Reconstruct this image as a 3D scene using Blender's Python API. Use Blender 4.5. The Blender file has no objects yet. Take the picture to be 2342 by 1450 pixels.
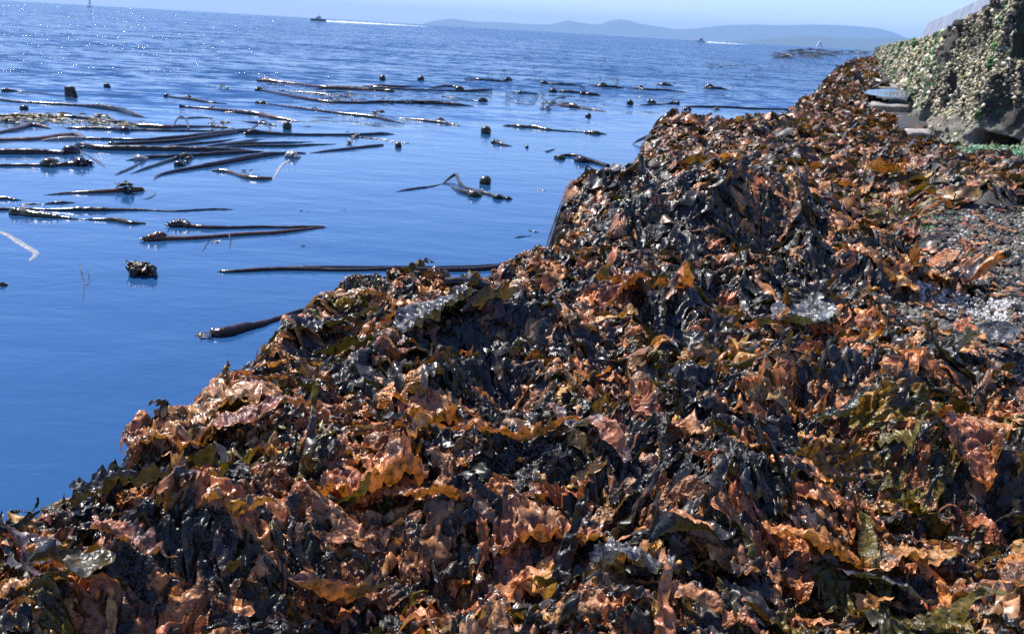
import bpy, math, random
import numpy as np

# ------------------------------------------------------------------ camera, sky, sun, exposure
C = bpy.context.scene.collection
sc = bpy.context.scene
PW, PH, FPX, CAMH = 2342.0, 1450.0, 2030.0, 1.5
RHO = math.atan(0.057)
PITCH = math.atan(656 / FPX)
_fw = np.array([0, math.cos(PITCH), -math.sin(PITCH)])
_r0 = np.array([1.0, 0, 0])
_u0 = np.cross(_r0, _fw)
_R = math.cos(RHO) * _r0 + math.sin(RHO) * _u0
_U = np.cross(_R, _fw)
cam_d = bpy.data.cameras.new('camera')
cam = bpy.data.objects.new('camera', cam_d)
C.objects.link(cam)
from mathutils import Matrix, Vector
m = Matrix.Identity(4)
for i in range(3):
    m[i][0] = _R[i]; m[i][1] = _U[i]; m[i][2] = -_fw[i]
m[2][3] = CAMH
cam.matrix_world = m
cam_d.sensor_width = 36.0
cam_d.sensor_fit = 'HORIZONTAL'
cam_d.lens = 36.0 * FPX / PW
cam_d.clip_start = 0.05
cam_d.clip_end = 60000
cam_d.dof.use_dof = True
cam_d.dof.focus_distance = 2.3
cam_d.dof.aperture_fstop = 9.0
sc.camera = cam

SUN_AZ, SUN_EL = -46.0, 54.0        # degrees left of the view direction (+Y), elevation
w = bpy.data.worlds.new("World"); sc.world = w; w.use_nodes = True
nt = w.node_tree; nt.nodes.clear()
sky = nt.nodes.new('ShaderNodeTexSky'); sky.sky_type = 'NISHITA'; sky.sun_disc = False
sky.sun_elevation = math.radians(SUN_EL); sky.sun_rotation = math.radians(SUN_AZ)
sky.air_density = 1.0; sky.dust_density = 0.3; sky.ozone_density = 2.5
tint = nt.nodes.new('ShaderNodeMix'); tint.data_type = 'RGBA'; tint.blend_type = 'MULTIPLY'
tint.inputs['Factor'].default_value = 1.0
tint.inputs[7].default_value = (0.80, 0.90, 1.26, 1)
bg = nt.nodes.new('ShaderNodeBackground'); bg.inputs['Strength'].default_value = 0.107
wo = nt.nodes.new('ShaderNodeOutputWorld')
nt.links.new(sky.outputs[0], tint.inputs[6]); nt.links.new(tint.outputs[2], bg.inputs[0]); nt.links.new(bg.outputs[0], wo.inputs[0])
sun_d = bpy.data.lights.new('sun', 'SUN'); sun_d.energy = 5.0; sun_d.angle = math.radians(0.5)
sun_d.color = (1.0, 0.95, 0.88)
sun = bpy.data.objects.new('sun', sun_d); C.objects.link(sun)
_az, _el = math.radians(SUN_AZ), math.radians(SUN_EL)
SD = Vector((math.sin(_az) * math.cos(_el), math.cos(_az) * math.cos(_el), math.sin(_el)))
sun.rotation_euler = SD.to_track_quat('Z', 'Y').to_euler()
sc.view_settings.view_transform = 'Standard'; sc.view_settings.look = 'None'
sc.view_settings.exposure = 0.72; sc.view_settings.gamma = 1.0
sc.cycles.use_denoising = False
sc.cycles.max_bounces = 5; sc.cycles.diffuse_bounces = 2; sc.cycles.glossy_bounces = 3
sc.cycles.transmission_bounces = 3; sc.cycles.volume_bounces = 0; sc.cycles.transparent_max_bounces = 6
sc.cycles.sample_clamp_indirect = 4.0

rng = np.random.default_rng(7)
random.seed(7)

# ------------------------------------------------------------------ helpers
def at(px, py, z=0.0):
    """world point at height z seen at a photograph position"""
    d = FPX * _fw + (px - PW / 2) * _R - (py - PH / 2) * _U
    t = (z - CAMH) / d[2]
    return d * t + np.array([0, 0, CAMH])

def at_depth(px, py, dist):
    d = FPX * _fw + (px - PW / 2) * _R - (py - PH / 2) * _U
    d = d / math.hypot(d[0], d[1])
    return d * dist + np.array([0, 0, CAMH])

_tab = np.random.default_rng(3).random(4096) * 2 - 1
def vnoise(p):
    """value noise, p (N,3) -> (N,) in -1..1"""
    i = np.floor(p).astype(np.int64); f = p - i
    f = f * f * (3 - 2 * f)
    out = 0
    for dx in (0, 1):
        wx = f[:, 0] if dx else 1 - f[:, 0]
        for dy in (0, 1):
            wy = f[:, 1] if dy else 1 - f[:, 1]
            for dz in (0, 1):
                wz = f[:, 2] if dz else 1 - f[:, 2]
                h = ((i[:, 0] + dx) * 73856093) ^ ((i[:, 1] + dy) * 19349663) ^ ((i[:, 2] + dz) * 83492791)
                h = (h ^ (h >> 13)) * 1274126177
                out = out + wx * wy * wz * _tab[((h ^ (h >> 16)) & 4095)]
    return out

def fbm(p, oct=3):
    a, s, t = 1.0, 0.0, 0.0
    for k in range(oct):
        s = s + a * vnoise(p * (2.03 ** k) + 17.3 * k); t += a; a *= 0.5
    return s / t

def n2(x, y, sc_, seed=0.0, oct=2):
    return fbm(np.stack([x * sc_, y * sc_, np.full_like(x, seed)], 1), oct)

def mesh_np(name, V, Q, mat=None, parent=None, smooth=True, col=None, props=None):
    """V (N,3), Q (M,4) or (M,3) -> one mesh object"""
    V = np.asarray(V, np.float32); Q = np.asarray(Q, np.int32)
    me = bpy.data.meshes.new(name)
    k = Q.shape[1]
    me.vertices.add(len(V)); me.vertices.foreach_set('co', V.ravel())
    me.loops.add(Q.size); me.loops.foreach_set('vertex_index', Q.ravel())
    me.polygons.add(len(Q))
    me.polygons.foreach_set('loop_start', np.arange(0, Q.size, k, dtype=np.int32))
    me.polygons.foreach_set('use_smooth', np.full(len(Q), smooth))
    me.update(calc_edges=True)
    if col is not None:
        a = me.color_attributes.new('Col', 'FLOAT_COLOR', 'POINT')
        c4 = np.ones((len(V), 4), np.float32); c4[:, 3] = 0.35; c4[:, :col.shape[1]] = col
        a.data.foreach_set('color', c4.ravel())
    if mat: me.materials.append(mat)
    o = bpy.data.objects.new(name, me); C.objects.link(o)
    if parent: o.parent = parent
    return o

def tag(o, label=None, cat=None, group=None, kind=None):
    if label: o['label'] = label
    if cat: o['category'] = cat
    if group: o['group'] = group
    if kind: o['kind'] = kind
    return o

def empty(name, loc=(0, 0, 0)):
    o = bpy.data.objects.new(name, None); C.objects.link(o); o.location = loc
    o.empty_display_size = 0.1
    return o

def grid_q(nu, nv, wrap=False):
    i = np.arange(nu - 1)[:, None]; j = np.arange(nv if wrap else nv - 1)[None]
    j2 = (j + 1) % nv
    a = i * nv + j; b = i * nv + j2; c = (i + 1) * nv + j2; d = (i + 1) * nv + j
    return np.stack([a, d, c, b], -1).reshape(-1, 4)

def tube_np(P, R, n=10, flat=1.0):
    """swept tube along P (k,3) with radii R; returns V,Q"""
    P = np.asarray(P, float); R = np.asarray(R, float)
    T = np.gradient(P, axis=0); T /= np.linalg.norm(T, axis=1)[:, None] + 1e-9
    up = np.array([0, 0, 1.0]); up = np.where(np.abs(T @ up)[:, None] > 0.95, np.array([1.0, 0, 0]), up)
    S = np.cross(T, up); S /= np.linalg.norm(S, axis=1)[:, None] + 1e-9
    N = np.cross(S, T)
    a = np.linspace(0, 2 * math.pi, n, endpoint=False)
    V = P[:, None] + R[:, None, None] * (np.cos(a)[None, :, None] * S[:, None] + flat * np.sin(a)[None, :, None] * N[:, None])
    V = V.reshape(-1, 3); Q = grid_q(len(P), n, True)
    return V, Q

def smooth_path(pts, rad, m=8):
    pts = np.asarray(pts, float); rad = np.asarray(rad, float)
    if len(pts) == 2: pts = np.array([pts[0], (pts[0] + pts[1]) / 2, pts[1]]); rad = np.array([rad[0], rad.mean(), rad[-1]])
    P = []; Rr = []
    n = len(pts)
    for i in range(n - 1):
        p0, p1, p2, p3 = pts[max(i - 1, 0)], pts[i], pts[i + 1], pts[min(i + 2, n - 1)]
        for t in np.linspace(0, 1, m, endpoint=False):
            P.append(0.5 * ((2 * p1) + (-p0 + p2) * t + (2 * p0 - 5 * p1 + 4 * p2 - p3) * t * t + (-p0 + 3 * p1 - 3 * p2 + p3) * t ** 3))
            s = t * t * (3 - 2 * t)
            Rr.append(rad[i] * (1 - s) + rad[i + 1] * s)
    P.append(pts[-1]); Rr.append(rad[-1])
    return np.array(P), np.array(Rr)

# ------------------------------------------------------------------ materials
def newmat(name):
    mt = bpy.data.materials.new(name); mt.use_nodes = True
    n = mt.node_tree; n.nodes.clear()
    out = n.nodes.new('ShaderNodeOutputMaterial')
    return mt, n, out

def nd(n, t, **kw):
    x = n.nodes.new(t)
    for k, v in kw.items():
        if k in x.inputs: x.inputs[k].default_value = v
        else: setattr(x, k, v)
    return x

def ramp(n, src, stops):
    r = n.nodes.new('ShaderNodeValToRGB'); cr = r.color_ramp
    cr.elements[0].position = stops[0][0]; cr.elements[0].color = stops[0][1]
    cr.elements[1].position = stops[-1][0]; cr.elements[1].color = stops[-1][1]
    for p, c in stops[1:-1]:
        e = cr.elements.new(p); e.color = c
    n.links.new(src, r.inputs[0]); return r

def g(v): return (v, v, v, 1)

def kelp_material(name, attr=True, base=(0.03, 0.02, 0.012), rough=(0.26, 0.5), trans=0.18, bump=0.6, scale=1.0, spec=0.45):
    mt, n, out = newmat(name)
    geo = nd(n, 'ShaderNodeNewGeometry')
    tc = geo.outputs['Position']
    if attr:
        col = nd(n, 'ShaderNodeAttribute', attribute_name='Col').outputs['Color']
    else:
        rgb = nd(n, 'ShaderNodeRGB'); rgb.outputs[0].default_value = (*base, 1); col = rgb.outputs[0]
    # blotches of the blade's own pigment
    nz = nd(n, 'ShaderNodeTexNoise', Scale=60.0 * scale, Detail=4.0, Roughness=0.65); n.links.new(tc, nz.inputs['Vector'])
    rp = ramp(n, nz.outputs[0], [(0.36, g(0.16)), (0.46, g(0.8)), (0.55, g(1.1)), (0.72, g(1.4))])
    mx = nd(n, 'ShaderNodeMix', data_type='RGBA', blend_type='MULTIPLY'); mx.inputs[0].default_value = 1
    n.links.new(col, mx.inputs[6]); n.links.new(rp.outputs[0], mx.inputs[7])
    col2 = mx.outputs[2]
    b1 = nd(n, 'ShaderNodeTexNoise', Scale=55.0 * scale, Detail=1.0, Distortion=0.8); b1.noise_type = 'RIDGED_MULTIFRACTAL'; n.links.new(tc, b1.inputs['Vector'])
    b2 = nd(n, 'ShaderNodeTexNoise', Scale=120.0 * scale, Detail=1.0); n.links.new(tc, b2.inputs['Vector'])
    ad = nd(n, 'ShaderNodeMath', operation='ADD'); n.links.new(b1.outputs[0], ad.inputs[0]); n.links.new(b2.outputs[0], ad.inputs[1])
    bp = nd(n, 'ShaderNodeBump', Strength=bump, Distance=0.010 / scale); n.links.new(ad.outputs[0], bp.inputs['Height'])
    if attr:
        wr = nd(n, 'ShaderNodeMath', operation='MULTIPLY'); wr.inputs[1].default_value = bump
        n.links.new([x for x in n.nodes if x.type == 'ATTRIBUTE'][0].outputs['Alpha'], wr.inputs[0]); n.links.new(wr.outputs[0], bp.inputs['Strength'])
    r2 = nd(n, 'ShaderNodeTexNoise', Scale=18.0 * scale, Detail=2.0); n.links.new(tc, r2.inputs['Vector'])
    mr = nd(n, 'ShaderNodeMapRange'); n.links.new(r2.outputs[0], mr.inputs[0])
    mr.inputs[1].default_value = 0.35; mr.inputs[2].default_value = 0.65
    mr.inputs[3].default_value = rough[0]; mr.inputs[4].default_value = rough[1]
    bs = nd(n, 'ShaderNodeBsdfPrincipled'); n.links.new(col2, bs.inputs['Base Color']); n.links.new(mr.outputs[0], bs.inputs['Roughness'])
    n.links.new(bp.outputs[0], bs.inputs['Normal']); bs.inputs['Specular IOR Level'].default_value = spec
    if trans > 0:
        tr = nd(n, 'ShaderNodeBsdfTranslucent')
        tm = nd(n, 'ShaderNodeMix', data_type='RGBA', blend_type='MULTIPLY'); tm.inputs[0].default_value = 1
        n.links.new(col2, tm.inputs[6]); tm.inputs[7].default_value = (1.2, 1.1, 0.5, 1)
        ta = nd(n, 'ShaderNodeMix', data_type='RGBA', blend_type='ADD'); ta.inputs[0].default_value = 1
        n.links.new(tm.outputs[2], ta.inputs[6]); ta.inputs[7].default_value = (0.04, 0.03, 0.0, 1)
        n.links.new(ta.outputs[2], tr.inputs[0]); n.links.new(bp.outputs[0], tr.inputs['Normal'])
        ms = nd(n, 'ShaderNodeMixShader'); ms.inputs[0].default_value = trans
        n.links.new(bs.outputs[0], ms.inputs[1]); n.links.new(tr.outputs[0], ms.inputs[2]); n.links.new(ms.outputs[0], out.inputs[0])
    else:
        n.links.new(bs.outputs[0], out.inputs[0])
    return mt

M = {}
M['kelp'] = kelp_material('kelp_blades')
M['stipe'] = kelp_material('kelp_stipe_skin', attr=False, base=(0.022, 0.012, 0.009), rough=(0.12, 0.35), trans=0, bump=0.07)
M['brown'] = kelp_material('kelp_brown_skin', attr=False, base=(0.09, 0.035, 0.015), rough=(0.12, 0.35), trans=0, bump=0.07)
M['olive'] = kelp_material('kelp_olive_skin', attr=False, base=(0.045, 0.036, 0.01), rough=(0.08, 0.3), trans=0, bump=0.07)
M['pale'] = kelp_material('kelp_pale_skin', attr=False, base=(0.28, 0.26, 0.24), rough=(0.15, 0.4), trans=0.0, bump=0.15)

def water_material():
    mt, n, out = newmat('sea_water')
    geo = nd(n, 'ShaderNodeNewGeometry'); pos = geo.outputs['Position']
    sep = nd(n, 'ShaderNodeSeparateXYZ'); n.links.new(pos, sep.inputs[0])
    # sheltered by the kelp bed near the shore, wind rippled beyond y ~ 16 m + 0.8 x
    mp0 = nd(n, 'ShaderNodeMapping'); mp0.inputs['Scale'].default_value = (0.05, 0.12, 1); n.links.new(pos, mp0.inputs[0])
    pn = nd(n, 'ShaderNodeTexNoise', Scale=1.0, Detail=3.0); n.links.new(mp0.outputs[0], pn.inputs['Vector'])
    a = nd(n, 'ShaderNodeMath', operation='MULTIPLY_ADD'); n.links.new(sep.outputs[0], a.inputs[0]); a.inputs[1].default_value = -0.7; n.links.new(sep.outputs[1], a.inputs[2])
    b = nd(n, 'ShaderNodeMath', operation='MULTIPLY_ADD'); n.links.new(pn.outputs[0], b.inputs[0]); b.inputs[1].default_value = 16.0; n.links.new(a.outputs[0], b.inputs[2])
    wind = nd(n, 'ShaderNodeMapRange'); wind.interpolation_type = 'SMOOTHSTEP'; n.links.new(b.outputs[0], wind.inputs[0])
    wind.inputs[1].default_value = 20.0; wind.inputs[2].default_value = 38.0; wind.inputs[3].default_value = 0.0; wind.inputs[4].default_value = 1.0
    # ripples
    mp = nd(n, 'ShaderNodeMapping'); mp.inputs['Scale'].default_value = (1.0, 1.9, 1); mp.inputs['Rotation'].default_value = (0, 0, 0.25); n.links.new(pos, mp.inputs[0])
    r1 = nd(n, 'ShaderNodeTexNoise', Scale=1.6, Detail=5.0, Roughness=0.62, Distortion=0.3); n.links.new(mp.outputs[0], r1.inputs['Vector'])
    mpf = nd(n, 'ShaderNodeMapping'); mpf.inputs['Scale'].default_value = (0.16, 0.5, 1); n.links.new(pos, mpf.inputs[0])
    r3 = nd(n, 'ShaderNodeTexNoise', Scale=1.0, Detail=3.0, Roughness=0.5); n.links.new(mpf.outputs[0], r3.inputs['Vector'])
    s1 = nd(n, 'ShaderNodeMath', operation='MULTIPLY_ADD'); n.links.new(r3.outputs[0], s1.inputs[0]); s1.inputs[1].default_value = 1.5; n.links.new(r1.outputs[0], s1.inputs[2])
    def amp(src, lo, hi):
        st = nd(n, 'ShaderNodeMapRange'); n.links.new(wind.outputs[0], st.inputs[0]); st.inputs[3].default_value = lo; st.inputs[4].default_value = hi
        mu = nd(n, 'ShaderNodeMath', operation='MULTIPLY'); n.links.new(src, mu.inputs[0]); n.links.new(st.outputs[0], mu.inputs[1]); return mu.outputs[0]
    mpg = nd(n, 'ShaderNodeMapping'); mpg.inputs['Scale'].default_value = (0.45, 1.1, 1); n.links.new(pos, mpg.inputs[0])
    r2 = nd(n, 'ShaderNodeTexNoise', Scale=1.0, Detail=2.0, Roughness=0.5); n.links.new(mpg.outputs[0], r2.inputs['Vector'])
    hs = nd(n, 'ShaderNodeMath', operation='ADD'); n.links.new(amp(r1.outputs[0], 0.009, 0.012), hs.inputs[0]); n.links.new(amp(r2.outputs[0], 0.010, 0.02), hs.inputs[1])
    h3 = nd(n, 'ShaderNodeMath', operation='ADD'); n.links.new(hs.outputs[0], h3.inputs[0]); n.links.new(amp(r3.outputs[0], 0.01, 0.02), h3.inputs[1])
    bp = nd(n, 'ShaderNodeBump', Strength=1.0, Distance=1.0); n.links.new(h3.outputs[0], bp.inputs['Height'])
    # steep little wind waves further out: the facet slopes themselves
    def slope(scl, amp_, det, rot):
        mpp = nd(n, 'ShaderNodeMapping'); mpp.inputs['Scale'].default_value = (*scl, 1); mpp.inputs['Rotation'].default_value = (0, 0, rot); n.links.new(pos, mpp.inputs[0])
        nn = nd(n, 'ShaderNodeTexNoise', Scale=1.0, Detail=det, Roughness=0.6); n.links.new(mpp.outputs[0], nn.inputs['Vector'])
        sb = nd(n, 'ShaderNodeVectorMath', operation='SUBTRACT'); n.links.new(nn.outputs['Color'], sb.inputs[0]); sb.inputs[1].default_value = (.5, .5, .5)
        ml = nd(n, 'ShaderNodeVectorMath', operation='MULTIPLY'); n.links.new(sb.outputs[0], ml.inputs[0]); ml.inputs[1].default_value = (amp_ * .7, amp_, 0); return ml.outputs[0]
    va = nd(n, 'ShaderNodeVectorMath', operation='ADD'); n.links.new(slope((.16, .55), 1.1, 2.0, .1), va.inputs[0]); n.links.new(slope((1.6, 4.0), 2.5, 3.0, -.2), va.inputs[1])
    vb = nd(n, 'ShaderNodeVectorMath', operation='ADD'); n.links.new(va.outputs[0], vb.inputs[0]); vb.inputs[1].default_value = (0, -0.17, 0); va = vb     # wave fronts facing the shore
    vs = nd(n, 'ShaderNodeVectorMath', operation='SCALE'); n.links.new(va.outputs[0], vs.inputs[0]); n.links.new(wind.outputs[0], vs.inputs['Scale'])
    vn = nd(n, 'ShaderNodeVectorMath', operation='ADD'); n.links.new(vs.outputs[0], vn.inputs[0]); n.links.new(bp.outputs[0], vn.inputs[1])
    vz = nd(n, 'ShaderNodeVectorMath', operation='NORMALIZE'); n.links.new(vn.outputs[0], vz.inputs[0]); bp = vz
    bs = nd(n, 'ShaderNodeBsdfPrincipled', Roughness=0.02, IOR=1.34)
    bs.inputs['Base Color'].default_value = (0.016, 0.066, 0.165, 1)
    n.links.new(bp.outputs[0], bs.inputs['Normal']); n.links.new(bs.outputs[0], out.inputs[0])
    return mt
M['water'] = water_material()

def rock_material(name, c1, c2, c3, sc_=1.0, rough=0.8, bump=0.6, attr=False):
    mt, n, out = newmat(name)
    pos = nd(n, 'ShaderNodeNewGeometry').outputs['Position']
    n1 = nd(n, 'ShaderNodeTexNoise', Scale=3.0 * sc_, Detail=6.0, Roughness=0.7); n.links.new(pos, n1.inputs['Vector'])
    rp = ramp(n, n1.outputs[0], [(0.32, (*c1, 1)), (0.5, (*c2, 1)), (0.68, (*c3, 1))])
    col = rp.outputs[0]
    if attr:
        at_ = nd(n, 'ShaderNodeAttribute', attribute_name='Col')
        mx = nd(n, 'ShaderNodeMix', data_type='RGBA', blend_type='MULTIPLY'); mx.inputs[0].default_value = 1
        n.links.new(col, mx.inputs[6]); n.links.new(at_.outputs['Color'], mx.inputs[7]); col = mx.outputs[2]
    n2_ = nd(n, 'ShaderNodeTexNoise', Scale=30.0 * sc_, Detail=6.0, Roughness=0.7); n.links.new(pos, n2_.inputs['Vector'])
    bp = nd(n, 'ShaderNodeBump', Strength=bump, Distance=0.03 / sc_); n.links.new(n2_.outputs[0], bp.inputs['Height'])
    bs = nd(n, 'ShaderNodeBsdfPrincipled', Roughness=rough); n.links.new(col, bs.inputs['Base Color']); n.links.new(bp.outputs[0], bs.inputs['Normal'])
    n.links.new(bs.outputs[0], out.inputs[0]); return mt
M['rock'] = rock_material('dark_shore_rock', (0.012, 0.012, 0.012), (0.04, 0.035, 0.03), (0.09, 0.08, 0.065), 2.0, 0.6)
M['wall'] = rock_material('weathered_seawall', (0.05, 0.05, 0.045), (0.20, 0.18, 0.14), (0.36, 0.32, 0.24), 1.6, 0.85, 1.0, attr=True)
M['cap'] = rock_material('grey_cap_concrete', (0.15, 0.17, 0.21), (0.22, 0.245, 0.29), (0.30, 0.325, 0.37), 0.6, 0.6, 0.2)
M['grit'] = rock_material('shore_grit', (0.7, 0.7, 0.7), (0.9, 0.9, 0.9), (1, 1, 1), 4.0, 0.7, 0.4, attr=True)
M['hill'] = rock_material('forested_hill', (0.02, 0.035, 0.02), (0.03, 0.05, 0.03), (0.05, 0.07, 0.04), 0.01, 0.9, 0.0)

def plain(name, c, rough=0.5, metal=0.0, var=0.15):
    mt, n, out = newmat(name)
    pos = nd(n, 'ShaderNodeNewGeometry').outputs['Position']
    n1 = nd(n, 'ShaderNodeTexNoise', Scale=2.0, Detail=4.0); n.links.new(pos, n1.inputs['Vector'])
    c1 = tuple(x * (1 - var) for x in c); c2 = tuple(min(1, x * (1 + var)) for x in c)
    rp = ramp(n, n1.outputs[0], [(0.35, (*c1, 1)), (0.65, (*c2, 1))])
    bs = nd(n, 'ShaderNodeBsdfPrincipled', Roughness=rough, Metallic=metal); n.links.new(rp.outputs[0], bs.inputs['Base Color'])
    n.links.new(bs.outputs[0], out.inputs[0]); return mt

# ------------------------------------------------------------------ shore shelf
EDGE_PX = [(-700, 1500, .30), (-250, 1260, .32), (0, 1150, .34), (120, 1105, .34), (235, 1060, .36), (330, 985, .38), (355, 905, .42), (440, 900, .42), (548, 893, .36), (575, 850, .36),
           (640, 770, .40), (700, 705, .42), (770, 650, .45), (820, 632, .47), (930, 662, .40), (1050, 655, .36), (1180, 612, .36), (1262, 596, .36),
           (1275, 545, .42), (1310, 470, .45), (1350, 400, .45), (1400, 368, .48), (1455, 368, .42), (1475, 320, .45), (1520, 275, .50), (1640, 258, .50), (1790, 262, .45),
           (1825, 225, .55), (1885, 182, .65), (1935, 145, .75), (1990, 131, .9)]
edge = np.array([at(px, py, z)[:2] for px, py, z in EDGE_PX])
for i in range(len(edge)):           # the drape of weed sticks out a little past the rock
    pass
poly = np.vstack([edge, [[200, 140], [200, -6], [-1.6, -6], [-1.6, 0.3]]])

def inside(x, y, P=poly):
    c = np.zeros(len(x), bool)
    n = len(P)
    for i in range(n):
        x1, y1 = P[i]; x2, y2 = P[(i + 1) % n]
        if y1 == y2: continue
        k = ((y1 > y) != (y2 > y)) & (x < (x2 - x1) * (y - y1) / (y2 - y1) + x1)
        c ^= k
    return c

def sdist(x, y, P=poly, closed=True):
    d = np.full(len(x), 1e9)
    n = len(P)
    for i in range(n if closed else n - 1):
        a = P[i]; b = P[(i + 1) % n]; ab = b - a; L = ab @ ab + 1e-12
        t = np.clip(((x - a[0]) * ab[0] + (y - a[1]) * ab[1]) / L, 0, 1)
        d = np.minimum(d, (x - a[0] - t * ab[0]) ** 2 + (y - a[1] - t * ab[1]) ** 2)
    d = np.sqrt(d)
    return np.where(inside(x, y, P), d, -d)

# mounds: photograph position of the crown, its height, radii (m), extra height
MOUNDS = [(400, 912, .36, .12, .10, .03), (1530, 290, .5, .6, .8, .08), (1560, 500, .52, .80, .42, .37), (1870, 590, .40, .45, .35, .14), (815, 655, .42, .28, .25, .09), (1330, 430, .45, .5, .6, .08),
          (1900, 860, .40, .35, .3, .10), (1620, 1010, .38, .22, .22, .10), (900, 1060, .38, .25, .2, .10), (1290, 1060, .38, .25, .18, .09),
          (480, 1010, .38, .2, .12, .03), (560, 1230, .38, .2, .16, .06), (2150, 1050, .38, .3, .2, .09), (1750, 1250, .36, .25, .16, .07),
          (1560, 1180, .36, .16, .14, .10), (1650, 300, .50, 1.6, 1.2, .12), (1200, 770, .40, .35, .25, .06)]
MND = [(at(px, py, z)[:2], rx, ry, h) for px, py, z, rx, ry, h in MOUNDS]
STEP = np.array([at(px, py, .28)[:2] for px, py in [(1960, 655), (2060, 690), (2230, 705), (2342, 735), (2700, 800), (3300, 900)]])
STEP2 = np.array([at(px, py, .34)[:2] for px, py in [(2130, 470), (2200, 485), (2342, 500), (2900, 520)]])
GRAV1 = np.array([at(px, py, .28)[:2] for px, py in [(2035, 690), (2230, 700), (2500, 750), (2600, 900), (2342, 850), (2230, 835), (2110, 800), (2040, 745)]])
GRAV2 = np.array([at(px, py, .36)[:2] for px, py in [(2040, 530), (2140, 478), (2342, 485), (2700, 500), (2800, 750), (2342, 712), (2270, 672), (2210, 625), (2110, 575)]])
GREEN3 = np.array([at(px, py, .25)[:2] for px, py in [(2170, 368), (2342, 366), (2700, 370), (2700, 425), (2342, 412), (2220, 400)]])

WALL_BASE = np.array([[8.13, 6.42], [7.0, 11.0], [6.35, 12.8], [7.2, 16.0], [10.9, 26.0], [24.9, 65.5], [46.0, 124.0]])

def line_y(x, L):
    return np.interp(x, L[:, 0], L[:, 1])

def shelf_top(x, y):
    d = np.hypot(x, y)
    z = 0.31 + np.zeros_like(x)
    z += 0.055 * n2(x, y, 1.4, 1.0) + 0.05 * n2(x, y, 4.2, 5.0) 
    # ragged heaps with deep gaps between them
    z += 0.065 * (1 - 2.2 * np.abs(n2(x, y, 3.0, 9.0, 1)))
    z += np.clip((d - 10) / 50, 0, 1) * 0.40
    wl = np.interp(y, WALL_BASE[2:, 1], WALL_BASE[2:, 0]) - 1.35
    f = np.clip((x - wl) / .25, 0, 1) * np.clip((y - 10.6) / .6, 0, 1)
    z = z * (1 - f) + f * (.22 + .12 * np.clip((y - 14), 0, 1) + .35 * np.clip((d - 14) / 60, 0, 1) + .04 * n2(x, y, 2.2, 8.0))
    for c, rx, ry, h in MND:
        q = ((x - c[0]) / rx) ** 2 + ((y - c[1] - 0.2 * ry) / ry) ** 2
        z += h * np.exp(-(q ** 1.6) * 0.8)
    # broken steps in the rock
    s = STEP; m_ = x > s[0, 0]
    z = np.where(m_, z + 0.13 * (np.clip((y - line_y(x, s)) / 0.05, 0, 1) - 1) * np.clip((x - s[0, 0]) / .3, 0, 1), z)
    s = STEP2; m_ = (x > s[0, 0]) & (y < line_y(x, s) + 3)
    z = np.where(m_, z + 0.13 * np.clip((y - line_y(x, s)) / 0.06, 0, 1) * np.clip((x - s[0, 0]) / .4, 0, 1), z)
    # flat bare parts
    for G_, zz in ((GRAV1, .29), (GRAV2, .38), (GREEN3, .43)):
        f = np.clip(sdist(x, y, G_) / 0.12 + 0.6, 0, 1)
        z = z * (1 - f) + f * (zz + 0.02 * n2(x, y, 5.0, 2.0))
    # low towards the wall: puddles and broken ledges
    dw = sdist(x, y, edge_long, False) if False else None
    return z

def H(x, y):
    out = np.empty_like(x)
    for k in range(0, len(x), 400000):
        xs = x[k:k + 400000]; ys = y[k:k + 400000]
        d = np.hypot(xs, ys)
        sd = sdist(xs, ys) + 0.03 * n2(xs, ys, 7.0, 4.0) 
        wdt = 0.16 + 0.03 * np.clip(d - 3, 0, 12)
        t = np.clip((sd + wdt * 0.75) / wdt, 0, 1); t = 1 - (1 - t) ** 2.2
        out[k:k + 400000] = -0.35 + (shelf_top(xs, ys) + 0.35) * t
    return out

def bare(x, y):
    b = inside(x, y, GRAV1) | inside(x, y, GRAV2) | inside(x, y, GREEN3)
    return b

# rock sheet: rays from the camera foot, rings growing with distance
nr, na = 420, 560
rr = 0.25 * (125 / 0.25) ** (np.linspace(0, 1, nr) ** 0.95)
aa = np.radians(np.linspace(-62, 62, na))
RR, AA = np.meshgrid(rr, aa, indexing='ij')
gx = (RR * np.sin(AA)).ravel(); gy = (RR * np.cos(AA)).ravel() - 0.2
gz = H(gx, gy)
HG = gz.reshape(nr, na).copy(); gz = gz - 0.03
gq = grid_q(nr, na)
def Hs(x, y):
    yy = y + 0.2; r_ = np.clip(np.hypot(x, yy), 0.2501, 124.9); a_ = np.arctan2(x, yy)
    i = (np.log(r_ / 0.25) / math.log(500.0)) ** (1 / 0.95) * (nr - 1); j = (np.degrees(a_) + 62) / 124 * (na - 1)
    i = np.clip(i, 0, nr - 1.001); j = np.clip(j, 0, na - 1.001); i0 = i.astype(int); j0 = j.astype(int); fi = i - i0; fj = j - j0
    return (HG[i0, j0] * (1 - fi) + HG[i0 + 1, j0] * fi) * (1 - fj) + (HG[i0, j0 + 1] * (1 - fi) + HG[i0 + 1, j0 + 1] * fi) * fj
keep = (gz[gq].max(1) > -0.3)
shelf = mesh_np('shore_rock', np.stack([gx, gy, gz], 1), gq[keep], M['rock']); tag(shelf, kind='structure')

# sea
R0 = np.concatenate([[0], np.geomspace(1, 45000, 60)]); A0 = np.linspace(0, 2 * math.pi, 96, endpoint=False)
wx = (R0[:, None] * np.cos(A0)).ravel(); wy = (R0[:, None] * np.sin(A0)).ravel()
sea = mesh_np('water', np.stack([wx, wy, np.zeros_like(wx)], 1), grid_q(len(R0), 96, True), M['water']); tag(sea, kind='structure')
bed = mesh_np('sea_bed', np.array([[-60000, -60000, -6], [60000, -60000, -6], [60000, 60000, -6], [-60000, 60000, -6]], float), np.array([[0, 1, 2, 3]]), M['rock']); tag(bed, kind='structure')

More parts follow.
